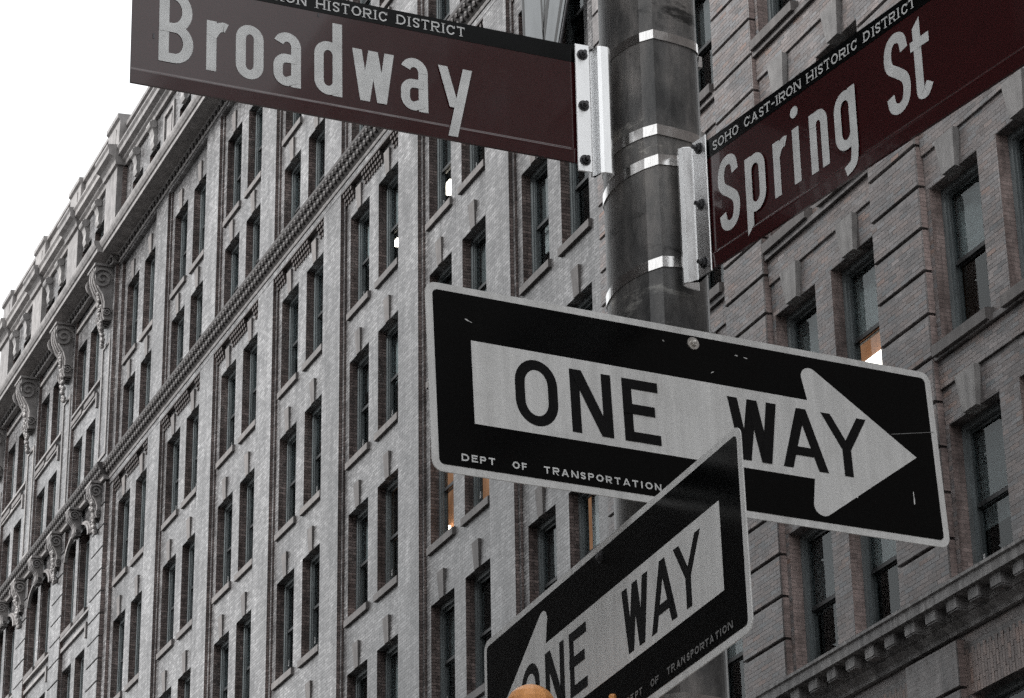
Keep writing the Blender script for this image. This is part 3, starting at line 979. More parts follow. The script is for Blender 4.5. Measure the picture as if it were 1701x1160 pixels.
# ---- scroll consoles
def console(y0, wd, z_top, h_, d_, name, garland=True):
    x = PX - .10
    m = MB()
    pts = []
    prof = [(x + .02, z_top), (x - d_, z_top), (x - d_ * 1.04, z_top - .10 * h_), (x - d_ * .98, z_top - .26 * h_), (x - d_ * .80, z_top - .40 * h_), (x - d_ * .55, z_top - .52 * h_),
            (x - d_ * .42, z_top - .66 * h_), (x - d_ * .42, z_top - .82 * h_), (x - d_ * .5, z_top - .92 * h_), (x - d_ * .40, z_top - h_), (x + .02, z_top - h_)]
    m.prism_y(prof, y0 + .06, y0 + wd - .06)
    m.box(x - d_ * 1.1, x + .02, y0 - .02, y0 + wd + .02, z_top + .001, z_top + .07)
    o = bpart(m, name, M['terracotta'], fix=True)
    m = MB()
    # volutes: rings on both cheeks, big one on top, small one at the foot
    for cx, cz, rr in ((x - d_ * .62, z_top - .24 * h_, .225 * h_), (x - d_ * .30, z_top - .87 * h_, .10 * h_)):
        for ya, yb in ((y0 - .01, y0 + .06), (y0 + wd - .06, y0 + wd + .01)):
            n = 22
            for i in range(n * 2):
                t0 = 2 * math.pi * i / n; t1 = 2 * math.pi * (i + 1) / n
                r0 = rr * (1 - .42 * i / n); r1 = rr * (1 - .42 * (i + 1) / n)
                wv = rr * .17
                P = [(cx + r0 * math.cos(t0), cz + r0 * math.sin(t0)), (cx + r1 * math.cos(t1), cz + r1 * math.sin(t1)),
                     (cx + max(r1 - wv, .005) * math.cos(t1), cz + max(r1 - wv, .005) * math.sin(t1)), (cx + max(r0 - wv, .005) * math.cos(t0), cz + max(r0 - wv, .005) * math.sin(t0))]
                vs = [(a, ya, c) for a, c in P] + [(a, yb, c) for a, c in P]
                m.add(vs, [(0, 1, 2, 3), (4, 7, 6, 5), (0, 4, 5, 1), (1, 5, 6, 2), (2, 6, 7, 3), (3, 7, 4, 0)])
    for k_ in (.28, .5, .72):                                  # ribs down the front
        m.prism_y([(px - .03 if i < 10 else px, pz) for i, (px, pz) in enumerate(prof)], y0 + wd * k_ - .035, y0 + wd * k_ + .035)
    c = bpart(m, 'volute', M['terracotta'], fix=True)
    c.parent = o; c.matrix_parent_inverse = Matrix()
    if garland:
        m = MB()
        rr = random.Random(int(y0 * 10))
        for i in range(26):
            f = i / 25
            sway = math.sin(f * 3.1) * .03
            for s_ in range(3):
                m.lump((x - d_ * .5 * (1 - f * .7) - .05 + rr.uniform(-.03, .03), y0 + wd / 2 + sway + rr.uniform(-.13, .13) * (1 - .5 * f), z_top - h_ * (.45 + f * .95) + rr.uniform(-.04, .04)), rr.uniform(.04, .085), 6, 4)
        c = bpart(m, 'garland', M['terracotta'])
        c.parent = o; c.matrix_parent_inverse = Matrix()
    return o
for y in pil_far:
    console(y + .22, PFW - .44, Z(37.60), 1.75, .55, 'scroll_console')
    console(y + .32, PFW - .64, Z(30.46), 1.05, .34, 'small_console')
for k in range(3):
    c = (pil_far[k] + PFW + pil_far[k + 1]) / 2
    console(c - .26, .52, Z(30.46), .80, .36, 'small_console', garland=False)

# ---- rooms behind the glass and roof so that no light leaks through
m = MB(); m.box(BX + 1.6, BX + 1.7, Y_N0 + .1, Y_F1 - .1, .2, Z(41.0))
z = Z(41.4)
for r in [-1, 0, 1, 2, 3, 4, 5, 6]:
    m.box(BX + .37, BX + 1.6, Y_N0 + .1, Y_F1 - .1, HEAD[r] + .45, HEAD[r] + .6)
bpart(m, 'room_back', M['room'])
m = MB(); m.box(BX + .30, BX + 14, Y_N0, Y_F1, Z(41.72), Z(41.9))
bpart(m, 'roof', M['terracotta'])
m = MB(); m.box(PX + .41, BX + 14, Y_N0 - .001, Y_N0 + .3, .12, Z(41.7)); m.box(PX + .41, BX + 14, Y_F1 - .3, Y_F1 + .001, .12, Z(41.7))
bpart(m, 'end_wall', M['brick'])

# lit rooms seen in the photograph
def room_wall(y0, y1, z0, z1, x):
    m = MB(); m.box(x, x + .03, y0, y1, z0, z1); bpart(m, 'room_wall', M['glowing_wall'])
def room_lamp(x, y0, y1, z0, z1, mat='lamp'):
    m = MB()
    m.prism_y([(x, z0), (x + .12, z0), (x + .10, z1), (x + .02, z1)], y0, y1)
    bpart(m, 'room_lamp', M[mat], fix=True)
def curtain(x, y0, y1, z0, z1):
    m = MB(); n = 6
    for i in range(n):
        a = y0 + (y1 - y0) * i / n
        m.prism_z([(x, a), (x + .03, a + (y1 - y0) / n / 2), (x, a + (y1 - y0) / n), (x + .04, a + (y1 - y0) / n / 2)], z0, z1)
    bpart(m, 'curtain', M['white_plastic'], fix=True)
h3, h4 = HEAD[3], HEAD[4]
room_wall(48.2, 52.2, Z(19.2), Z(22.3), BX + .60)
room_wall(43.45, 45.2, Z(15.9), Z(18.9), BX + .60)
room_wall(53.2, 54.3, Z(19.6), Z(22.4), BX + .75)
room_lamp(BX + .45, 50.50, 50.70, Z(27.95), Z(28.25))
room_lamp(BX + .45, 53.73, 53.88, Z(28.14), Z(28.30))
room_lamp(BX + .45, 50.80, 50.92, Z(20.19), Z(20.28))
curtain(BX + .40, 48.22, 48.42, HEAD[2] - WH + .9, HEAD[2])
curtain(BX + .40, 45.12, 45.32, HEAD[2] - WH + .7, HEAD[2])
curtain(BX + .40, 43.22, 43.52, h4 - WH, h4)
room_wall(33.0, 34.5, Z(15.9), Z(18.2), BX + .75)
m = MB(); m.prism_y([(BX + .50, Z(16.88)), (BX + .68, Z(16.86)), (BX + .68, Z(16.98)), (BX + .50, Z(17.03))], 33.25, 33.95)
bpart(m, 'room_lamp', M['lamp_strip'], fix=True)

# ------------------------------------------------------------------ unseen blocks outside the frame, added and sized for facade shade and sign reflections
M['dark_brick'] = brick_material('dark_red_brick', (0.075, 0.058, 0.052), (0.05, 0.04, 0.037), (0.05, 0.047, 0.045), rough=0.7)
def neighbour(label, x0, x1, y0, y1, h, face):
    root = empty('unseen_street_block', ((x0 + x1) / 2, (y0 + y1) / 2, 0), label, 'building')
    def part(m, name, mat, **kw):
        o = link(name, m.mesh(name, mat, **kw)); o.parent = root; o.matrix_parent_inverse = inv_world(root); return o
    xf = x1 if face > 0 else x0
    m = MB(); m.box(x0, x1, y0, y1, 0.01, h); part(m, 'wall', M['dark_brick'])
    m = MB(); m.box(x0 - .5, x1 + .5, y0 - .3, y1 + .3, h + .001, h + .7); part(m, 'roof_cornice', M['terracotta'])
    fm = MB()
    fm.box(-.06, .06, 0, 1.3, -.12, 0); fm.box(-.06, .06, 0, .12, 0, 2.1); fm.box(-.06, .06, 1.18, 1.3, 0, 2.1); fm.box(-.06, .06, .12, 1.18, 1.98, 2.1); fm.box(-.05, .05, .12, 1.18, 1.0, 1.08)
    fme = fm.mesh('window', M['sill'])
    gm = MB(); gm.box(-.02, .02, .12, 1.18, 0, 1.98); gme = gm.mesh('pane', M['black_pane'])
    z_ = 4.6
    while z_ + 3 < h:
        y = y0 + 1.2
        while y + 1.8 < y1:
            f = link('window', fme); f.parent = root; f.matrix_parent_inverse = inv_world(root); f.location = (xf + face * .05, y, z_)
            g = bpy.data.objects.new('pane', gme); COL.objects.link(g); g.parent = f
            y += 2.9
        z_ += 3.7
M['black_pane'] = paint('dark_pane', (0.015, 0.018, 0.02), 0.12)
neighbour('unseen low dark brick corner block on the near side of the street, left of the viewer', -16, -4.6, 2.5, 22.0, 21.0, 1)  # unseen, kept low to leave sky light on the near pavilion
neighbour('unseen tall dark brick block, sized to shade the facade, beyond the corner on the near side of the street', -16, -4.6, 22.6, 62.0, 45.0, 1)  # unseen, height set so its shadow darkens the facade
neighbour('unseen low dark brick block farther up the near side of the street', -16, -4.6, 62.6, 110.0, 17.0, 1)
neighbour('unseen dark brick block across the junction, behind the viewer to the right', 20, 34, -64.0, 6.0, 34.0, -1)  # unseen, added for dark reflections in the signs
neighbour('unseen dark brick block behind the viewer on the near side', -16, -4.6, -64.0, -16.0, 31.0, 1)

# ------------------------------------------------------------------ stroke lettering
def catmull(pts, n=6, closed=False):
    out = []
    N = len(pts)
    rg = range(N) if closed else range(N - 1)
    for i in rg:
        p0 = pts[(i - 1) % N] if closed or i > 0 else (2 * pts[0][0] - pts[1][0], 2 * pts[0][1] - pts[1][1])
        p1 = pts[i]; p2 = pts[(i + 1) % N]
        p3 = pts[(i + 2) % N] if closed or i + 2 < N else (2 * pts[-1][0] - pts[-2][0], 2 * pts[-1][1] - pts[-2][1])
        for k in range(n):
            t = k / n
            out.append(tuple(0.5 * (2 * b + (c - a) * t + (2 * a - 5 * b + 4 * c - d) * t * t + (3 * b - a - 3 * c + d) * t ** 3) for a, b, c, d in zip(p0, p1, p2, p3)))
    if not closed: out.append(pts[-1])
    return out
def ell(cx, cy, rx, ry, a0, a1, n=14):
    return [(cx + rx * math.cos(R(a0 + (a1 - a0) * i / n)), cy + ry * math.sin(R(a0 + (a1 - a0) * i / n))) for i in range(n + 1)]
def ribbon(pts, sw, closed=False):
    n = len(pts); L = []; Rr = []
    for i in range(n):
        a = pts[(i - 1) % n] if closed or i > 0 else None
        b = pts[(i + 1) % n] if closed or i < n - 1 else None
        p = pts[i]
        def nrm(u, v):
            dx, dy = v[0] - u[0], v[1] - u[1]; l = math.hypot(dx, dy) or 1e-9
            return -dy / l, dx / l
        if a is None: nx, ny = nrm(p, b); k = 1
        elif b is None: nx, ny = nrm(a, p); k = 1
        else:
            n1 = nrm(a, p); n2 = nrm(p, b)
            nx, ny = n1[0] + n2[0], n1[1] + n2[1]; l = math.hypot(nx, ny) or 1e-9
            nx /= l; ny /= l
            k = min(1 / max(.35, nx * n1[0] + ny * n1[1]), 2)
        L.append((p[0] + nx * sw / 2 * k, p[1] + ny * sw / 2 * k)); Rr.append((p[0] - nx * sw / 2 * k, p[1] - ny * sw / 2 * k))
    polys = []
    for i in range(n if closed else n - 1):
        j = (i + 1) % n
        polys.append([Rr[i], Rr[j], L[j], L[i]])
    return polys
def glyph(ch, x0, x1, y0, y1, s, serif=False):
    """list of strokes; each stroke a list of polygons in sign units"""
    h = s / 2; Lx, Rx, By, Ty = x0 + h, x1 - h, y0 + h, y1 - h
    w_, H = x1 - x0, y1 - y0; cx, cy = (x0 + x1) / 2, (y0 + y1) / 2
    rx = (Rx - Lx) / 2; ry = min(rx * 1.15, (Ty - By) / 2)
    bar = lambda a, b, c, d: [[(a, c), (b, c), (b, d), (a, d)]]
    def leg(xa, ya, xb, yb, t=None):
        t = (t or s * 1.1) / 2
        if ya > yb: xa, ya, xb, yb = xb, yb, xa, ya
        return [[(xa - t, ya), (xa + t, ya), (xb + t, yb), (xb - t, yb)]]
    S = []
    V = lambda x, a=y0, b=y1: S.append(bar(x - h, x + h, a, b))
    Hz = lambda y, a=x0, b=x1: S.append(bar(a, b, y - h, y + h))
    stad = lambda l, r, b, t: (lambda q, e: ell((l + r) / 2, t - e, q, e, 0, 180) + ell((l + r) / 2, b + e, q, e, 180, 360))((r - l) / 2, min((r - l) / 2 * 1.15, (t - b) / 2))
    if ch == 'O' or ch == 'o': S.append(ribbon(stad(Lx, Rx, By, Ty), s, True))
    elif ch == 'C': S.append(ribbon(ell(cx, Ty - ry, rx, ry, 25, 180) + ell(cx, By + ry, rx, ry, 180, 335), s))
    elif ch == 'D':
        V(Lx); S.append(ribbon([(x0, Ty), (cx - .1 * w_, Ty)] + ell(cx - .1 * w_, cy, Rx - cx + .1 * w_, Ty - cy, 88, -88, 18) + [(cx - .1 * w_, By), (x0, By)], s))
    elif ch == 'N':
        V(Lx); V(Rx); S.append(leg(x0 + s * .62, y1, x1 - s * .62, y0, s * 1.24))
    elif ch == 'E':
        V(Lx); Hz(Ty); Hz(By); Hz(cy + .02 * H, x0, x1 - w_ * .12)
    elif ch == 'F': V(Lx); Hz(Ty); Hz(cy, x0, x1 - w_ * .12)
    elif ch == 'H': V(Lx); V(Rx); Hz(cy)
    elif ch == 'I': V(cx)
    elif ch == 'T': Hz(Ty); V(cx)
    elif ch == '-': Hz(cy)
    elif ch == 'A':
        S.append(leg(x0 + s * .55, y0, cx, y1)); S.append(leg(x1 - s * .55, y0, cx, y1)); S.append(bar(x0 + w_ * .2, x1 - w_ * .2, y0 + H * .22, y0 + H * .22 + s * .9))
    elif ch == 'W':
        q = (w_ - s * 1.1) / 4; a = x0 + s * .55
        S.append(leg(a, y1, a + q * .95, y0)); S.append(leg(a + q * 2, y1, a + q * .95, y0)); S.append(leg(a + q * 2, y1, a + q * 3.05, y0)); S.append(leg(a + q * 4, y1, a + q * 3.05, y0))
    elif ch == 'w':
        q = (w_ - s) / 4; a = x0 + s * .5
        S.append(leg(a, y1, a + q * .95, y0, s)); S.append(leg(a + q * 2, y1, a + q * .95, y0, s)); S.append(leg(a + q * 2, y1, a + q * 3.05, y0, s)); S.append(leg(a + q * 4, y1, a + q * 3.05, y0, s))
    elif ch == 'Y':
        S.append(leg(x0 + s * .55, y1, cx, cy - .05 * H)); S.append(leg(x1 - s * .55, y1, cx, cy - .05 * H)); V(cx, y0, cy - .02 * H)
    elif ch == 'y':   # lower-case with straight tail, y0 = foot of the tail
        xm = x0 + w_ * .46; ym = y0 + H * .42
        S.append(leg(x0 + s * .5, y1, xm, ym, s)); S.append(leg(x1 - s * .5, y1, x0 + w_ * .26 + s * .5, y0, s))
    elif ch in 'PRB':
        V(Lx)
        m1 = cy - .02 * H if ch != 'R' else cy - .02 * H
        r1 = (Ty - m1) / 2
        xr = Rx if ch != 'B' else Rx - .04 * w_
        S.append(ribbon([(x0, Ty), (xr - r1 * .8, Ty)] + ell(xr - r1 * .8, (Ty + m1) / 2, r1 * .8, r1, 85, -85, 12) + [(xr - r1 * .8, m1), (x0, m1)], s))
        if ch == 'B':
            r2 = (m1 - By) / 2
            S.append(ribbon([(x0, m1), (Rx - r2 * .8, m1)] + ell(Rx - r2 * .8, (By + m1) / 2, r2 * .8, r2, 85, -85, 12) + [(Rx - r2 * .8, By), (x0, By)], s))
        if ch == 'R': S.append(leg(x0 + w_ * .45, m1, x1 - s * .55, y0))
    elif ch == 'S':
        P = [(.98, .77), (.86, .94), (.5, 1), (.14, .94), (0, .77), (.10, .62), (.5, .505), (.90, .38), (1, .23), (.86, .06), (.5, 0), (.14, .06), (.02, .22)]
        S.append(ribbon(catmull([(Lx + a * (Rx - Lx), By + b * (Ty - By)) for a, b in P], 5), s))
    elif ch == 'd':   # y1 = ascender; bowl height 0.73
        t = y0 + H * .735 - h
        V(Rx); S.append(ribbon(stad(Lx, Rx, By, t), s * .96, True))
    elif ch == 'p':   # y0 = descender foot
        b = y0 + H * .245 + h
        S.append([[(x0, y0), (x0 + s, y0 + s * .8), (x0 + s, y1), (x0, y1)]])
        S.append(ribbon(stad(Lx, Rx, b, Ty), s * .96, True))
    elif ch == 'g':
        b = y0 + H * .30 + h
        S.append(ribbon(stad(Lx, Rx, b, Ty), s * .96, True))
        S.append(ribbon([(Rx, y1), (Rx, y0 + H * .27)] + catmull([(Rx, y0 + H * .26), (Rx - .10 * w_, y0 + H * .11), (x0 + .38 * w_, y0 + h * .9)], 5)[1:], s))
    elif ch == 'a':
        V(Rx, y0, Ty - ry * .9)
        S.append(ribbon(ell(cx, Ty - ry, rx, ry, 0, 158, 14), s))
        t = y0 + H * .60 - h
        e = min(rx * 1.0, (t - By) / 2)
        S.append(ribbon([(Rx, t)] + ell(cx - .04 * w_, t - e, cx - .04 * w_ - Lx, e, 90, 180, 8) + ell(cx - .04 * w_, By + e, cx - .04 * w_ - Lx, e, 180, 270, 8) + [(cx, By), (Rx, By + H * .08)], s * .95))
    elif ch == 'r':
        V(Lx); S.append(ribbon(catmull([(Lx, Ty - .22 * H), (Lx + .25 * w_, Ty - .06 * H), (x1 - .18 * w_, Ty), (x1, Ty - .02 * H)], 5), s))
    elif ch == 'n':
        V(Lx); S.append(ribbon(ell(cx, Ty - ry, rx, ry, 178, 0, 14) + [(Rx, y0)], s))
    elif ch == 'i':
        V(cx, y0, y0 + H * .72); S.append([ell(cx, y1 - s * .55, s * .58, s * .58, 0, 340, 17)])
    elif ch == 't':
        xs = x0 + w_ * .36
        S.append([[(xs - h, y0 + H * .10), (xs + h, y0 + H * .10), (xs + h, y1), (xs - h, y1 - H * .10)]])
        S.append(ribbon(catmull([(xs, y0 + H * .13), (xs + .06 * w_, By + .01 * H), (xs + .30 * w_, By), (xs + .52 * w_, By + H * .09)], 5), s))
        S.append(bar(x0, x1, y0 + H * .63, y0 + H * .63 + s * .95))
    if serif:
        e, t = s * 1.3, s * .42
        def ser(x, y): S.append(bar(x - e, x + e, y, y + t))
        if ch in 'HN': [ser(x, y) for x in (Lx, Rx) for y in (y0, y1 - t) if not (ch == 'N' and x == Rx and y == y0)]
        if ch in 'IT': ser(cx, y0)
        if ch == 'I': ser(cx, y1 - t)
        if ch in 'PRD': ser(Lx, y0)
        if ch == 'R': ser(x1 - s * .55, y0)
        if ch == 'A': ser(x0 + s * .4, y0); ser(x1 - s * .4, y0)
        if ch == 'T': S.append(bar(x0, x0 + t, y1 - s * 1.6, y1)); S.append(bar(x1 - t, x1, y1 - s * 1.6, y1))
        if ch in 'SC': S.append(bar(x1 - t, x1, y1 - H * .30, y1 - H * .02))
    return S
ADV = {'I': .34, '-': .5, 'W': 1.25, 'O': 1.02, 'N': 1.0, 'H': 1.0, 'A': 1.02, 'D': .98, 'C': .92, 'S': .72, 'T': .86, 'E': .8, 'F': .76, 'P': .8, 'R': .92, ' ': .55}
def text_strokes(txt, x0, x1, y0, y1, s, gap=.16, serif=False, space=None):
    H = y1 - y0
    ws = [(space if (c == ' ' and space) else ADV[c]) for c in txt]
    tot = sum(ws) + gap * (len(txt) - 1)
    k = (x1 - x0) / tot
    x = x0; S = []
    for c, q in zip(txt, ws):
        if c != ' ':
            if c == '-': S += glyph('-', x, x + q * k, y0 + H * .15, y1 - H * .15, s)
            else: S += glyph(c, x, x + q * k, y0, y1, s, serif)
        x += (q + gap) * k
    return S
def strokes_object(name, S, u, w_, h_, y, mat, parent):
    """S in units of sign height, origin at the lower left corner of the sign"""
    m = MB()
    for i, polys in enumerate(S):
        yy = y - .00025 * (i % 6)
        for P in polys:
            vs = [(a * u - w_ / 2, yy, b * u - h_ / 2) for a, b in P]
            ar = sum(vs[k][0] * vs[(k + 1) % len(vs)][2] - vs[(k + 1) % len(vs)][0] * vs[k][2] for k in range(len(vs)))
            if ar < 0: vs.reverse()
            m.add(vs, [tuple(range(len(vs)))])
    o = link(name, m.mesh(name, mat), parent)
    o.matrix_parent_inverse = Matrix()
    return o
def rrect(x0, x1, z0, z1, r, n=6):
    P = []
    for cx, cz, a in ((x1 - r, z1 - r, 0), (x0 + r, z1 - r, 90), (x0 + r, z0 + r, 180), (x1 - r, z0 + r, 270)):
        P += ell(cx, cz, r, r, a, a + 90, n)
    return P
def sign_root(name, c, yaw_, ro, le, label, cat):
    ex = Vector((math.cos(yaw_), math.sin(yaw_), 0)); n_ = Vector((math.sin(yaw_), -math.cos(yaw_), 0)); ez = Vector((0, 0, 1))
    e2 = ez * math.cos(le) + n_ * math.sin(le)
    a = ex * math.cos(ro) + e2 * math.sin(ro); b = -ex * math.sin(ro) + e2 * math.cos(ro)
    nn = a.cross(b)
    o = bpy.data.objects.new(name, None); COL.objects.link(o)
    o.empty_display_size = .1
    o.matrix_world = Matrix(((a.x, -nn.x, b.x, c[0]), (a.y, -nn.y, b.y, c[1]), (a.z, -nn.z, b.z, c[2] + ZC), (0, 0, 0, 1)))
    return tag(o, label, cat)
def sub(m, name, mats, parent, **kw):
    o = link(name, m.mesh(name, mats, **kw), parent)
    o.matrix_parent_inverse = Matrix()
    return o
def bolt(parent, x, z, y, r=.007, mat='bolt', washer=None):
    m = MB()
    m.prism_y([(r * math.cos(R(60 * i)), r * math.sin(R(60 * i))) for i in range(6)], -.006, 0)
    m.lump((0, -.006, 0), (r * .55, .003, r * .55), 8, 4)
    if washer: m.tube((0, 0.0005, 0), (0, -.0016, 0), washer, seg=16)
    o = sub(m, 'bolt', M[mat], parent, fix=True)
    o.location = (x, y, z)
    return o

# ------------------------------------------------------------------ pole with clamped signs
PCX, PCY, PR = 1.832, 3.640, 0.0835
def pole_section():
    """worn, rounded polygonal shaft: one sharp arris towards the viewer, a long curved flank on its left"""
    key = [(.012, 0), (-.010, .0105), (-.032, .029), (-.052, .055), (-.067, .085), (-.076, .115), (-.079, .140), (-.072, .165), (-.045, .185), (.0, .190), (.045, .176), (.074, .140), (.083, .095), (.084, .062), (.078, .046), (.062, .031), (.036, .0135)]
    pts = catmull(key[1:], 3)[:-1] + [key[-1]]
    pts = [key[0]] + pts
    aw = (math.sin(R(26.65)), math.cos(R(26.65))); rg = (math.cos(R(26.65)), -math.sin(R(26.65)))
    out = []
    for u_, d_ in pts:
        out.append(((u_ - .012) * rg[0] + (d_ - .0) * aw[0], (u_ - .012) * rg[1] + d_ * aw[1]))
    # relative to the centre of the shaft
    out = [(1.805 + x - PCX, 3.561 + y - PCY) for x, y in out]
    return out[::-1]
pole = empty('sign_pole', (PCX, PCY, 0), 'dark weathered faceted street pole carrying the four signs', 'pole')
m = MB()
oc = pole_section()
zs = [0.02, .6, 1.2, 1.9, 2.4, 3.0, 3.6, 4.2, 5.2, 6.4]
n = len(oc)
for zz in zs:
    k_ = 1.04 - .010 * zz
    m.v += [(x * k_, y * k_, zz) for x, y in oc]
for i in range(len(zs) - 1):
    for j in range(n):
        m.f.append((i * n + j, i * n + (j + 1) % n, (i + 1) * n + (j + 1) % n, (i + 1) * n + j)); m.fm.append(0)
m.f.append(tuple(range((len(zs) - 1) * n, len(zs) * n))); m.fm.append(0)
o = link('shaft', m.mesh('shaft', M['pole'])); o.parent = pole
m = MB(); m.prism_z([(x * 1.5, y * 1.5) for x, y in oc], 0.0, .28); m.prism_z([(x * 1.25, y * 1.25) for x, y in oc], .281, .5)
o = link('base', m.mesh('base', M['pole'])); o.parent = pole

def strap(zc, hgt, tilt=(0, 0), name='steel_band', grow=1.028, part=None):
    """thin band wrapped round the pole"""
    m = MB()
    n = len(oc)
    k_ = (1.04 - .010 * (zc + ZC))
    idx = range(n)
    for x, y in oc:
        dz = tilt[0] * x + tilt[1] * y
        for f, q in ((grow - .012, -hgt / 2), (grow, -hgt / 2), (grow, hgt / 2), (grow - .012, hgt / 2)):
            m.v.append((x * k_ * f, y * k_ * f, zc + ZC + dz + q))
    for j in idx:
        a, b = j * 4, ((j + 1) % n) * 4
        for s in range(4):
            m.f.append((a + s, b + s, b + (s + 1) % 4, a + (s + 1) % 4)); m.fm.append(0)
    o = link(name, m.mesh(name, M['steel_band'], fix=True)); o.parent = pole
    return o
strap(2.327, .0165)
strap(2.150, .0185)
strap(2.098, .0185, tilt=(.12, 0.0))
strap(1.917, .0185, tilt=(.16, 0.0))
m = MB()
for zc in (2.327, 2.150):                         # band buckles on the far side
    m.box(.078, .090, -.026, -.012, zc + ZC - .010, zc + ZC + .010)
o = link('band_buckle', m.mesh('band_buckle', M['steel_band'])); o.parent = pole
# lower signal band
strap(1.192, .028, grow=1.05, name='clamp_band')

# ---- brown street-name blade
def street_blade(root, u, w_, caps, letters, s_letter, slots, extl=0.0, extr=0.0):
    h_ = u
    m = MB()
    # blade with an embossed rib near its lower edge, as an extruded profile
    prof = [(-.0016, 1.0), (-.0016, .122), (-.0020, .116), (-.0027, .110), (-.0034, .105), (-.0038, .100), (-.0038, .094), (-.0036, .085), (-.0028, .0), (.0016, 0.0), (.0016, 1.0)]
    n = len(prof)
    m.v = [(-w_ / 2 - extl, y, z * h_ - h_ / 2) for y, z in prof] + [(w_ / 2 + extr, y, z * h_ - h_ / 2) for y, z in prof]
    m.f = [(i, (i + 1) % n, (i + 1) % n + n, i + n) for i in range(n)] + [tuple(range(n)), tuple(range(n, 2 * n))]; m.fm = [0] * len(m.f)
    sub(m, 'blade', M['brown_sheet'], root, fix=True)
    m = MB(); m.box(-w_ / 2 + .0005 - extl, w_ / 2 - .0005 + extr, -.0021, -.0018, h_ * (.853 - .5), h_ * .4985)
    sub(m, 'district_band', M['band_black'], root)
    strokes_object('small_lettering', caps, u, w_, h_, -.0024, M['letter_white'], root)['kind'] = 'stuff'
    for g in letters:
        ch, a, b, c, d = g[:5]
        tail = ch in 'ypg'
        strokes_object('letter', glyph(ch, a, b, c, d, s_letter), u, w_, h_, -.0022 if not tail else -.0041, M['letter_white'], root)
    for x, z, a, b in slots:
        m = MB(); m.box(x * u - w_ / 2 - a, x * u - w_ / 2 + a, -.0023, -.0019, z * u - h_ / 2 - b, z * u - h_ / 2 + b)
        sub(m, 'slot', M['bolt'], root)

k_ = .2185 / .217
ub, wb_ = .2185, .7446 * k_
bwy = sign_root('street_name_sign', (1.3112 * k_, 3.6016 * k_, 2.1904 * k_), R(.8), R(.73), R(-.23), 'brown street name blade reading Broadway under a black historic district band', 'street sign')
street_blade(bwy, ub, wb_, text_strokes('SOHO CAST-IRON HISTORIC DISTRICT', .245, 2.535, .882, .963, .0115, gap=.24, serif=True),
             [('B', .196, .448, .212, .80), ('r', .545, .693, .207, .612), ('o', .763, .970, .196, .634), ('a', 1.042, 1.252, .194, .632), ('d', 1.352, 1.567, .186, .785),
              ('w', 1.645, 1.967, .193, .612), ('a', 2.018, 2.233, .186, .622), ('y', 2.313, 2.583, .028, .602)], .074,
             [(.158, .40, .0014, .0045), (1.385, .83, .0013, .0035)], extr=.022)
k_ = .2263 / .217
us, ws_ = .2263, .80
lx = Vector((1.779, 3.337, 1.905)) * k_
ya_ = R(-81.87)
cen = lx + Vector((math.cos(ya_), math.sin(ya_), 0)) * ws_ / 2
spr = sign_root('street_name_sign', cen, ya_, R(.02), R(-.07), 'brown street name blade reading Spring St, slanting up to the right of the pole', 'street sign')
street_blade(spr, us, ws_, text_strokes('SOHO CAST-IRON HISTORIC DISTRICT', .06, 2.31, .882, .955, .0115, gap=.24, serif=True),
             [('S', .098, .340, .203, .778), ('p', .425, .655, .060, .640), ('r', .737, .888, .207, .620), ('i', .958, 1.032, .213, .785), ('n', 1.146, 1.342, .200, .640),
              ('g', 1.423, 1.655, .020, .640), ('S', 1.957, 2.200, .218, .80), ('t', 2.224, 2.408, .212, .80)], .074, [], extl=.032)

# ---- black-and-white one-way plates
def one_way(root, flip, shift):
    u = .305; w_ = .915; h_ = .305
    m = MB(); m.plate(rrect(-w_ / 2, w_ / 2, -h_ / 2, h_ / 2, .018), -.001, .0012)
    sub(m, 'plate', M['white_sheet'], root)
    m = MB(); m.plate(rrect(-w_ / 2 + .0115, w_ / 2 - .0115, -h_ / 2 + .0115, h_ / 2 - .0115, .0085), -.0015, -.0012)
    sub(m, 'black_field', M['black_sheet'], root)
    P = [(.237, .273), (.237, .714)][::-1]
    A = [(.237, .273), (2.187, .271)] + ell(2.222, .128, .057, .057, 178, 300, 9) + [(2.847, .487)] + ell(2.219, .843, .055, .055, 55, 182, 9) + [(2.189, .711), (.237, .715)]
    if flip: A = [(3 - a, b) for a, b in A][::-1]
    m = MB(); m.plate([(a * u - w_ / 2, b * u - h_ / 2) for a, b in A], -.0019, -.0016)
    sub(m, 'arrow', M['white_sheet'], root, fix=True)
    for ch, a, b in (('O', .468, .704), ('N', .776, 1.010), ('E', 1.074, 1.281), ('W', 1.694, 1.987), ('A', 2.002, 2.278), ('Y', 2.261, 2.545)):
        strokes_object('letter', glyph(ch, a + shift, b + shift, .314, .655 if ch != 'O' else .668, .054), u, w_, h_, -.0021, M['black_letter'], root)
    S = []
    o_ = .157 if not flip else 1.72
    for t, a, b in (('DEPT', .157, .336), ('OF', .43, .509), ('TRANSPORTATION', .602, 1.261)):
        S += text_strokes(t, a - .157 + o_, b - .157 + o_, .069, .106, .0075, gap=.34)
    strokes_object('small_lettering', S, u, w_, h_, -.0018, M['faded_letter' if flip else 'letter_white'], root)['kind'] = 'stuff'
ow1 = sign_root('one_way_sign', (1.836, 3.531, 1.637), R(4.59), R(1.24), R(-1.78), 'black and white ONE WAY plate with its arrow pointing right, in front of the pole', 'traffic sign')
one_way(ow1, False, 0.0)
bolt(ow1, 1.517 * .305 - .4575, .919 * .305 - .1525, -.0017, .0055, 'bright_bolt', .0105)
bolt(ow1, 1.517 * .305 - .4575, .075 * .305 - .1525, -.0017, .0055, 'bright_bolt', .0105)
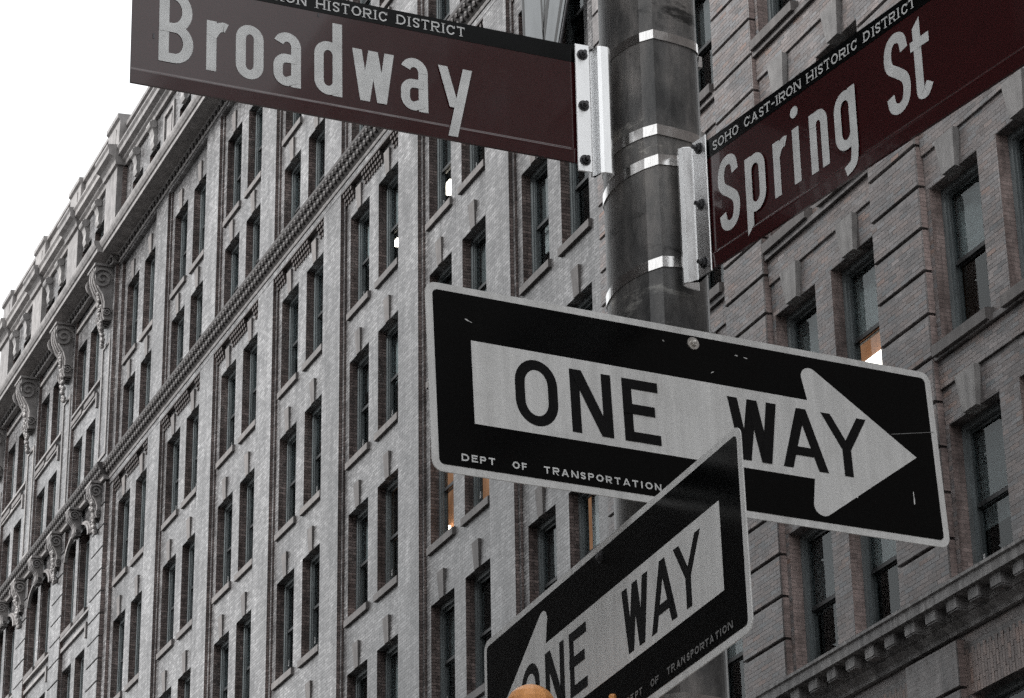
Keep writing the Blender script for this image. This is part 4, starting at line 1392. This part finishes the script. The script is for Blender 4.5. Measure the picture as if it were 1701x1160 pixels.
for x, z, a, b, t in ((.219, .823, .012, .004, -.5), (.236, .817, .016, .0012, -.4), (1.34, .905, .007, .002, -.8), (1.775, .895, .010, .003, -.1), (1.83, .89, .012, .0025, -.2), (2.80, .235, .004, .022, 0), (2.80, .272, .0025, .016, 0),
                      (2.44, .205, .004, .004, 0), (1.62, .775, .012, .002, .5)):
    m = MB(); u = .305
    ca, sa = math.cos(t), math.sin(t)
    m.plate([((x + px * a * ca - pz * b * sa) * u - .4575, (z + px * a * sa + pz * b * ca) * u - .1525) for px, pz in ((-1, -.6), (.2, -1), (1, -.2), (.7, .9), (-.5, 1))], -.00185, -.0016)
    sub(m, 'paint_chip', M['white_sheet'], ow1)
# long scratch beside the arrow tip
m = MB(); u = .305
m.plate([(q[0] * u - .4575, q[1] * u - .1525) for q in ((2.70, .597), (2.98, .652), (2.98, .655), (2.70, .600))], -.0018, -.0016)
sub(m, 'scratch', M['faded_letter'], ow1)
ow2 = sign_root('one_way_sign', (1.717, 3.630, 1.303), R(-89.59), R(2.74), R(-.82), 'black and white ONE WAY plate turned edgeways with its arrow pointing left, lowest sign', 'traffic sign')
one_way(ow2, True, .022)
bolt(ow2, 1.50 * .305 - .4575, .925 * .305 - .1525, -.0017, .0065, 'bolt', .010)

# ---- sign brackets: bent aluminium channels, strapped to the pole
def bracket(name, prof, z0, z1, label, bolts, mat='alu'):
    """prof: centre line (x,y) world; thickness 3 mm"""
    th = .003
    n = len(prof); A = []; Bp = []
    for i in range(n):
        a = prof[max(i - 1, 0)]; b = prof[min(i + 1, n - 1)]
        dx, dy = b[0] - a[0], b[1] - a[1]; l = math.hypot(dx, dy)
        nx, ny = -dy / l * th / 2, dx / l * th / 2
        A.append((prof[i][0] + nx, prof[i][1] + ny)); Bp.append((prof[i][0] - nx, prof[i][1] - ny))
    root = empty(name, (prof[0][0], prof[0][1], z0 + ZC), label, 'bracket', 'street sign brackets')
    m = MB(); m.prism_z(A + Bp[::-1], z0 + ZC, z1 + ZC)
    me = m.mesh('channel', M[mat], fix=True)
    o = link('channel', me); o.parent = root; o.matrix_parent_inverse = inv_world(root)
    bv = o.modifiers.new('bevel', 'BEVEL'); bv.width = .0012; bv.segments = 2; bv.limit_method = 'ANGLE'; bv.angle_limit = R(50)
    for (x, y, z, d) in bolts:
        m = MB()
        D = Vector(d).normalized()
        p = Vector((x, y, z + ZC))
        m.tube(p, p + D * .006, .0075, .0068, seg=6); m.tube(p + D * .006, p + D * .013, .004, .0036, seg=10); m.tube(p - D * .0005, p + D * .0015, .0095, seg=14)
        o = link('bolt', m.mesh('bolt', M['bolt'], fix=True)); o.parent = root; o.matrix_parent_inverse = inv_world(root)
    return root
yb_ = 3.6016 * .2185 / .217
P1 = [(1.6910, yb_ - .0045), (1.7160, yb_ - .006), (1.7185, yb_ + .003), (1.7205, yb_ + .008), (1.7265, yb_ + .008), (1.7285, yb_ - .002), (1.7305, yb_ - .010), (1.7345, yb_ - .013), (1.747, yb_ - .014), (1.7515, yb_ - .009), (1.752, yb_ + .012)]
bracket('sign_bracket', P1, 2.083, 2.318, 'bright aluminium channel bracket joining the Broadway blade to the pole', [(1.7035, yb_ - .0068, z, (0, -1, 0)) for z in (2.298, 2.203, 2.103)])
bk2 = Vector((math.cos(ya_), math.sin(ya_))); nk = Vector((math.sin(ya_), -math.cos(ya_)))
q0 = Vector((lx.x, lx.y))
def pt(s, d): return tuple(q0 + bk2 * s + nk * d)
P2 = [pt(.001, .006), pt(-.034, .0065), pt(-.0375, .001), pt(-.043, -.002), pt(-.048, .005), pt(-.053, .013), pt(-.060, .016), pt(-.068, .013), pt(-.071, .004), pt(-.072, -.02)]
bracket('sign_bracket', P2, 1.868, 2.108, 'grey ribbed aluminium channel bracket holding the Spring St blade', [(*pt(-.016, .0078), z, (nk.x, nk.y, 0)) for z in (2.090, 1.990, 1.888)])

# ---- ochre signal bracket at the bottom edge
sg = empty('signal_bracket', (1.60, 3.64, 1.18 + ZC), 'ochre faceted cap and clamp of a signal bracket at the foot of the picture', 'signal bracket')
def spart(m, name, mat, **kw):
    o = link(name, m.mesh(name, mat, **kw)); o.parent = sg; o.matrix_parent_inverse = inv_world(sg); return o
gx, gy, gz = 1.580, 3.600, 1.205 + ZC
m = MB()
seg = 14
vs = []; rings = [(0, .0), (.010, -.0012), (.021, -.006), (.030, -.0135), (.0365, -.024), (.0385, -.036), (.0385, -.052), (.034, -.058)]
for r_, z_ in rings:
    for j in range(seg): vs.append((gx + r_ * math.cos(2 * math.pi * j / seg), gy + r_ * math.sin(2 * math.pi * j / seg), gz + z_))
fs = [(i * seg + j, (i + 1) * seg + j, (i + 1) * seg + (j + 1) % seg, i * seg + (j + 1) % seg) for i in range(len(rings) - 1) for j in range(seg)]
m.add(vs, fs); spart(m, 'cap', M['orange'])
m = MB(); m.tube((gx, gy, gz - .45), (gx, gy, gz - .058), .026, seg=16); spart(m, 'post', M['orange'])
m = MB(); m.tube((gx, gy, gz - .12), (PCX - .08, PCY, gz - .12), .022, seg=14); spart(m, 'arm', M['orange'])
m = MB(); m.box(1.685, 1.748, 3.58, 3.69, gz - .17, gz - .026); m.box(1.690, 1.742, 3.575, 3.60, gz - .0255, gz - .019); spart(m, 'clamp', M['orange'])
for bx, by in ((1.722, 3.572), (1.70, 3.574), (1.735, 3.61)):
    m = MB(); m.tube((bx, by, gz - .03), (bx, by, gz - .012), .006, seg=8); m.lump((bx, by, gz - .012), (.006, .006, .004), 8, 4); spart(m, 'bolt', M['orange'])

# ---- grey banner hung from the facade beyond the first blade
bn = empty('hanging_banner', (BX - .4, 45.0, Z(27.5)), 'grey banner printed with black strokes, just above the Broadway blade by the pole', 'banner')
def bnpart(m, name, mat, **kw):
    o = link(name, m.mesh(name, mat, **kw)); o.parent = bn; o.matrix_parent_inverse = inv_world(bn); return o
xb_ = BX - .45
f_ = (xb_) / BX
Y = lambda y: y * f_
Zb = lambda h: Z(h * f_)
def quad(m, pts, x, th=.012):
    vs = [(x, Y(a), Zb(b)) for a, b in pts] + [(x + th, Y(a), Zb(b)) for a, b in pts]
    n = len(pts)
    m.add(vs, [tuple(range(n)), tuple(reversed(range(n, 2 * n)))] + [(i, i + n, (i + 1) % n + n, (i + 1) % n) for i in range(n)])
m = MB(); quad(m, [(45.22, 27.6), (45.42, 31.2), (41.9, 31.2), (43.72, 27.6)], xb_); bnpart(m, 'cloth', M['banner'], fix=True)
for pts in ([(45.30, 29.5), (45.22, 27.6), (45.15, 27.6), (45.24, 31.1), (45.36, 31.1)], [(44.48, 30.5), (44.30, 27.9), (44.22, 27.9), (44.40, 30.5)],
            [(44.25, 28.15), (43.70, 29.8), (43.82, 29.9), (44.32, 28.5)], [(44.24, 28.5), (44.05, 29.9), (44.12, 29.9), (44.29, 28.7)], [(43.78, 27.7), (42.6, 30.2), (42.78, 30.2), (43.86, 27.8)]):
    m = MB(); quad(m, pts, xb_ - .004, .003); bnpart(m, 'stroke', M['banner_black'], fix=True)
m = MB(); m.tube((xb_ + .02, Y(43.66), Zb(27.5)), (xb_ + .02, Y(41.8), Zb(31.2)), .03); m.tube((xb_ + .02, Y(43.0), Zb(28.8)), (BX + .05, Y(43.0), Zb(28.8)), .025); bnpart(m, 'rod', M['bolt'])
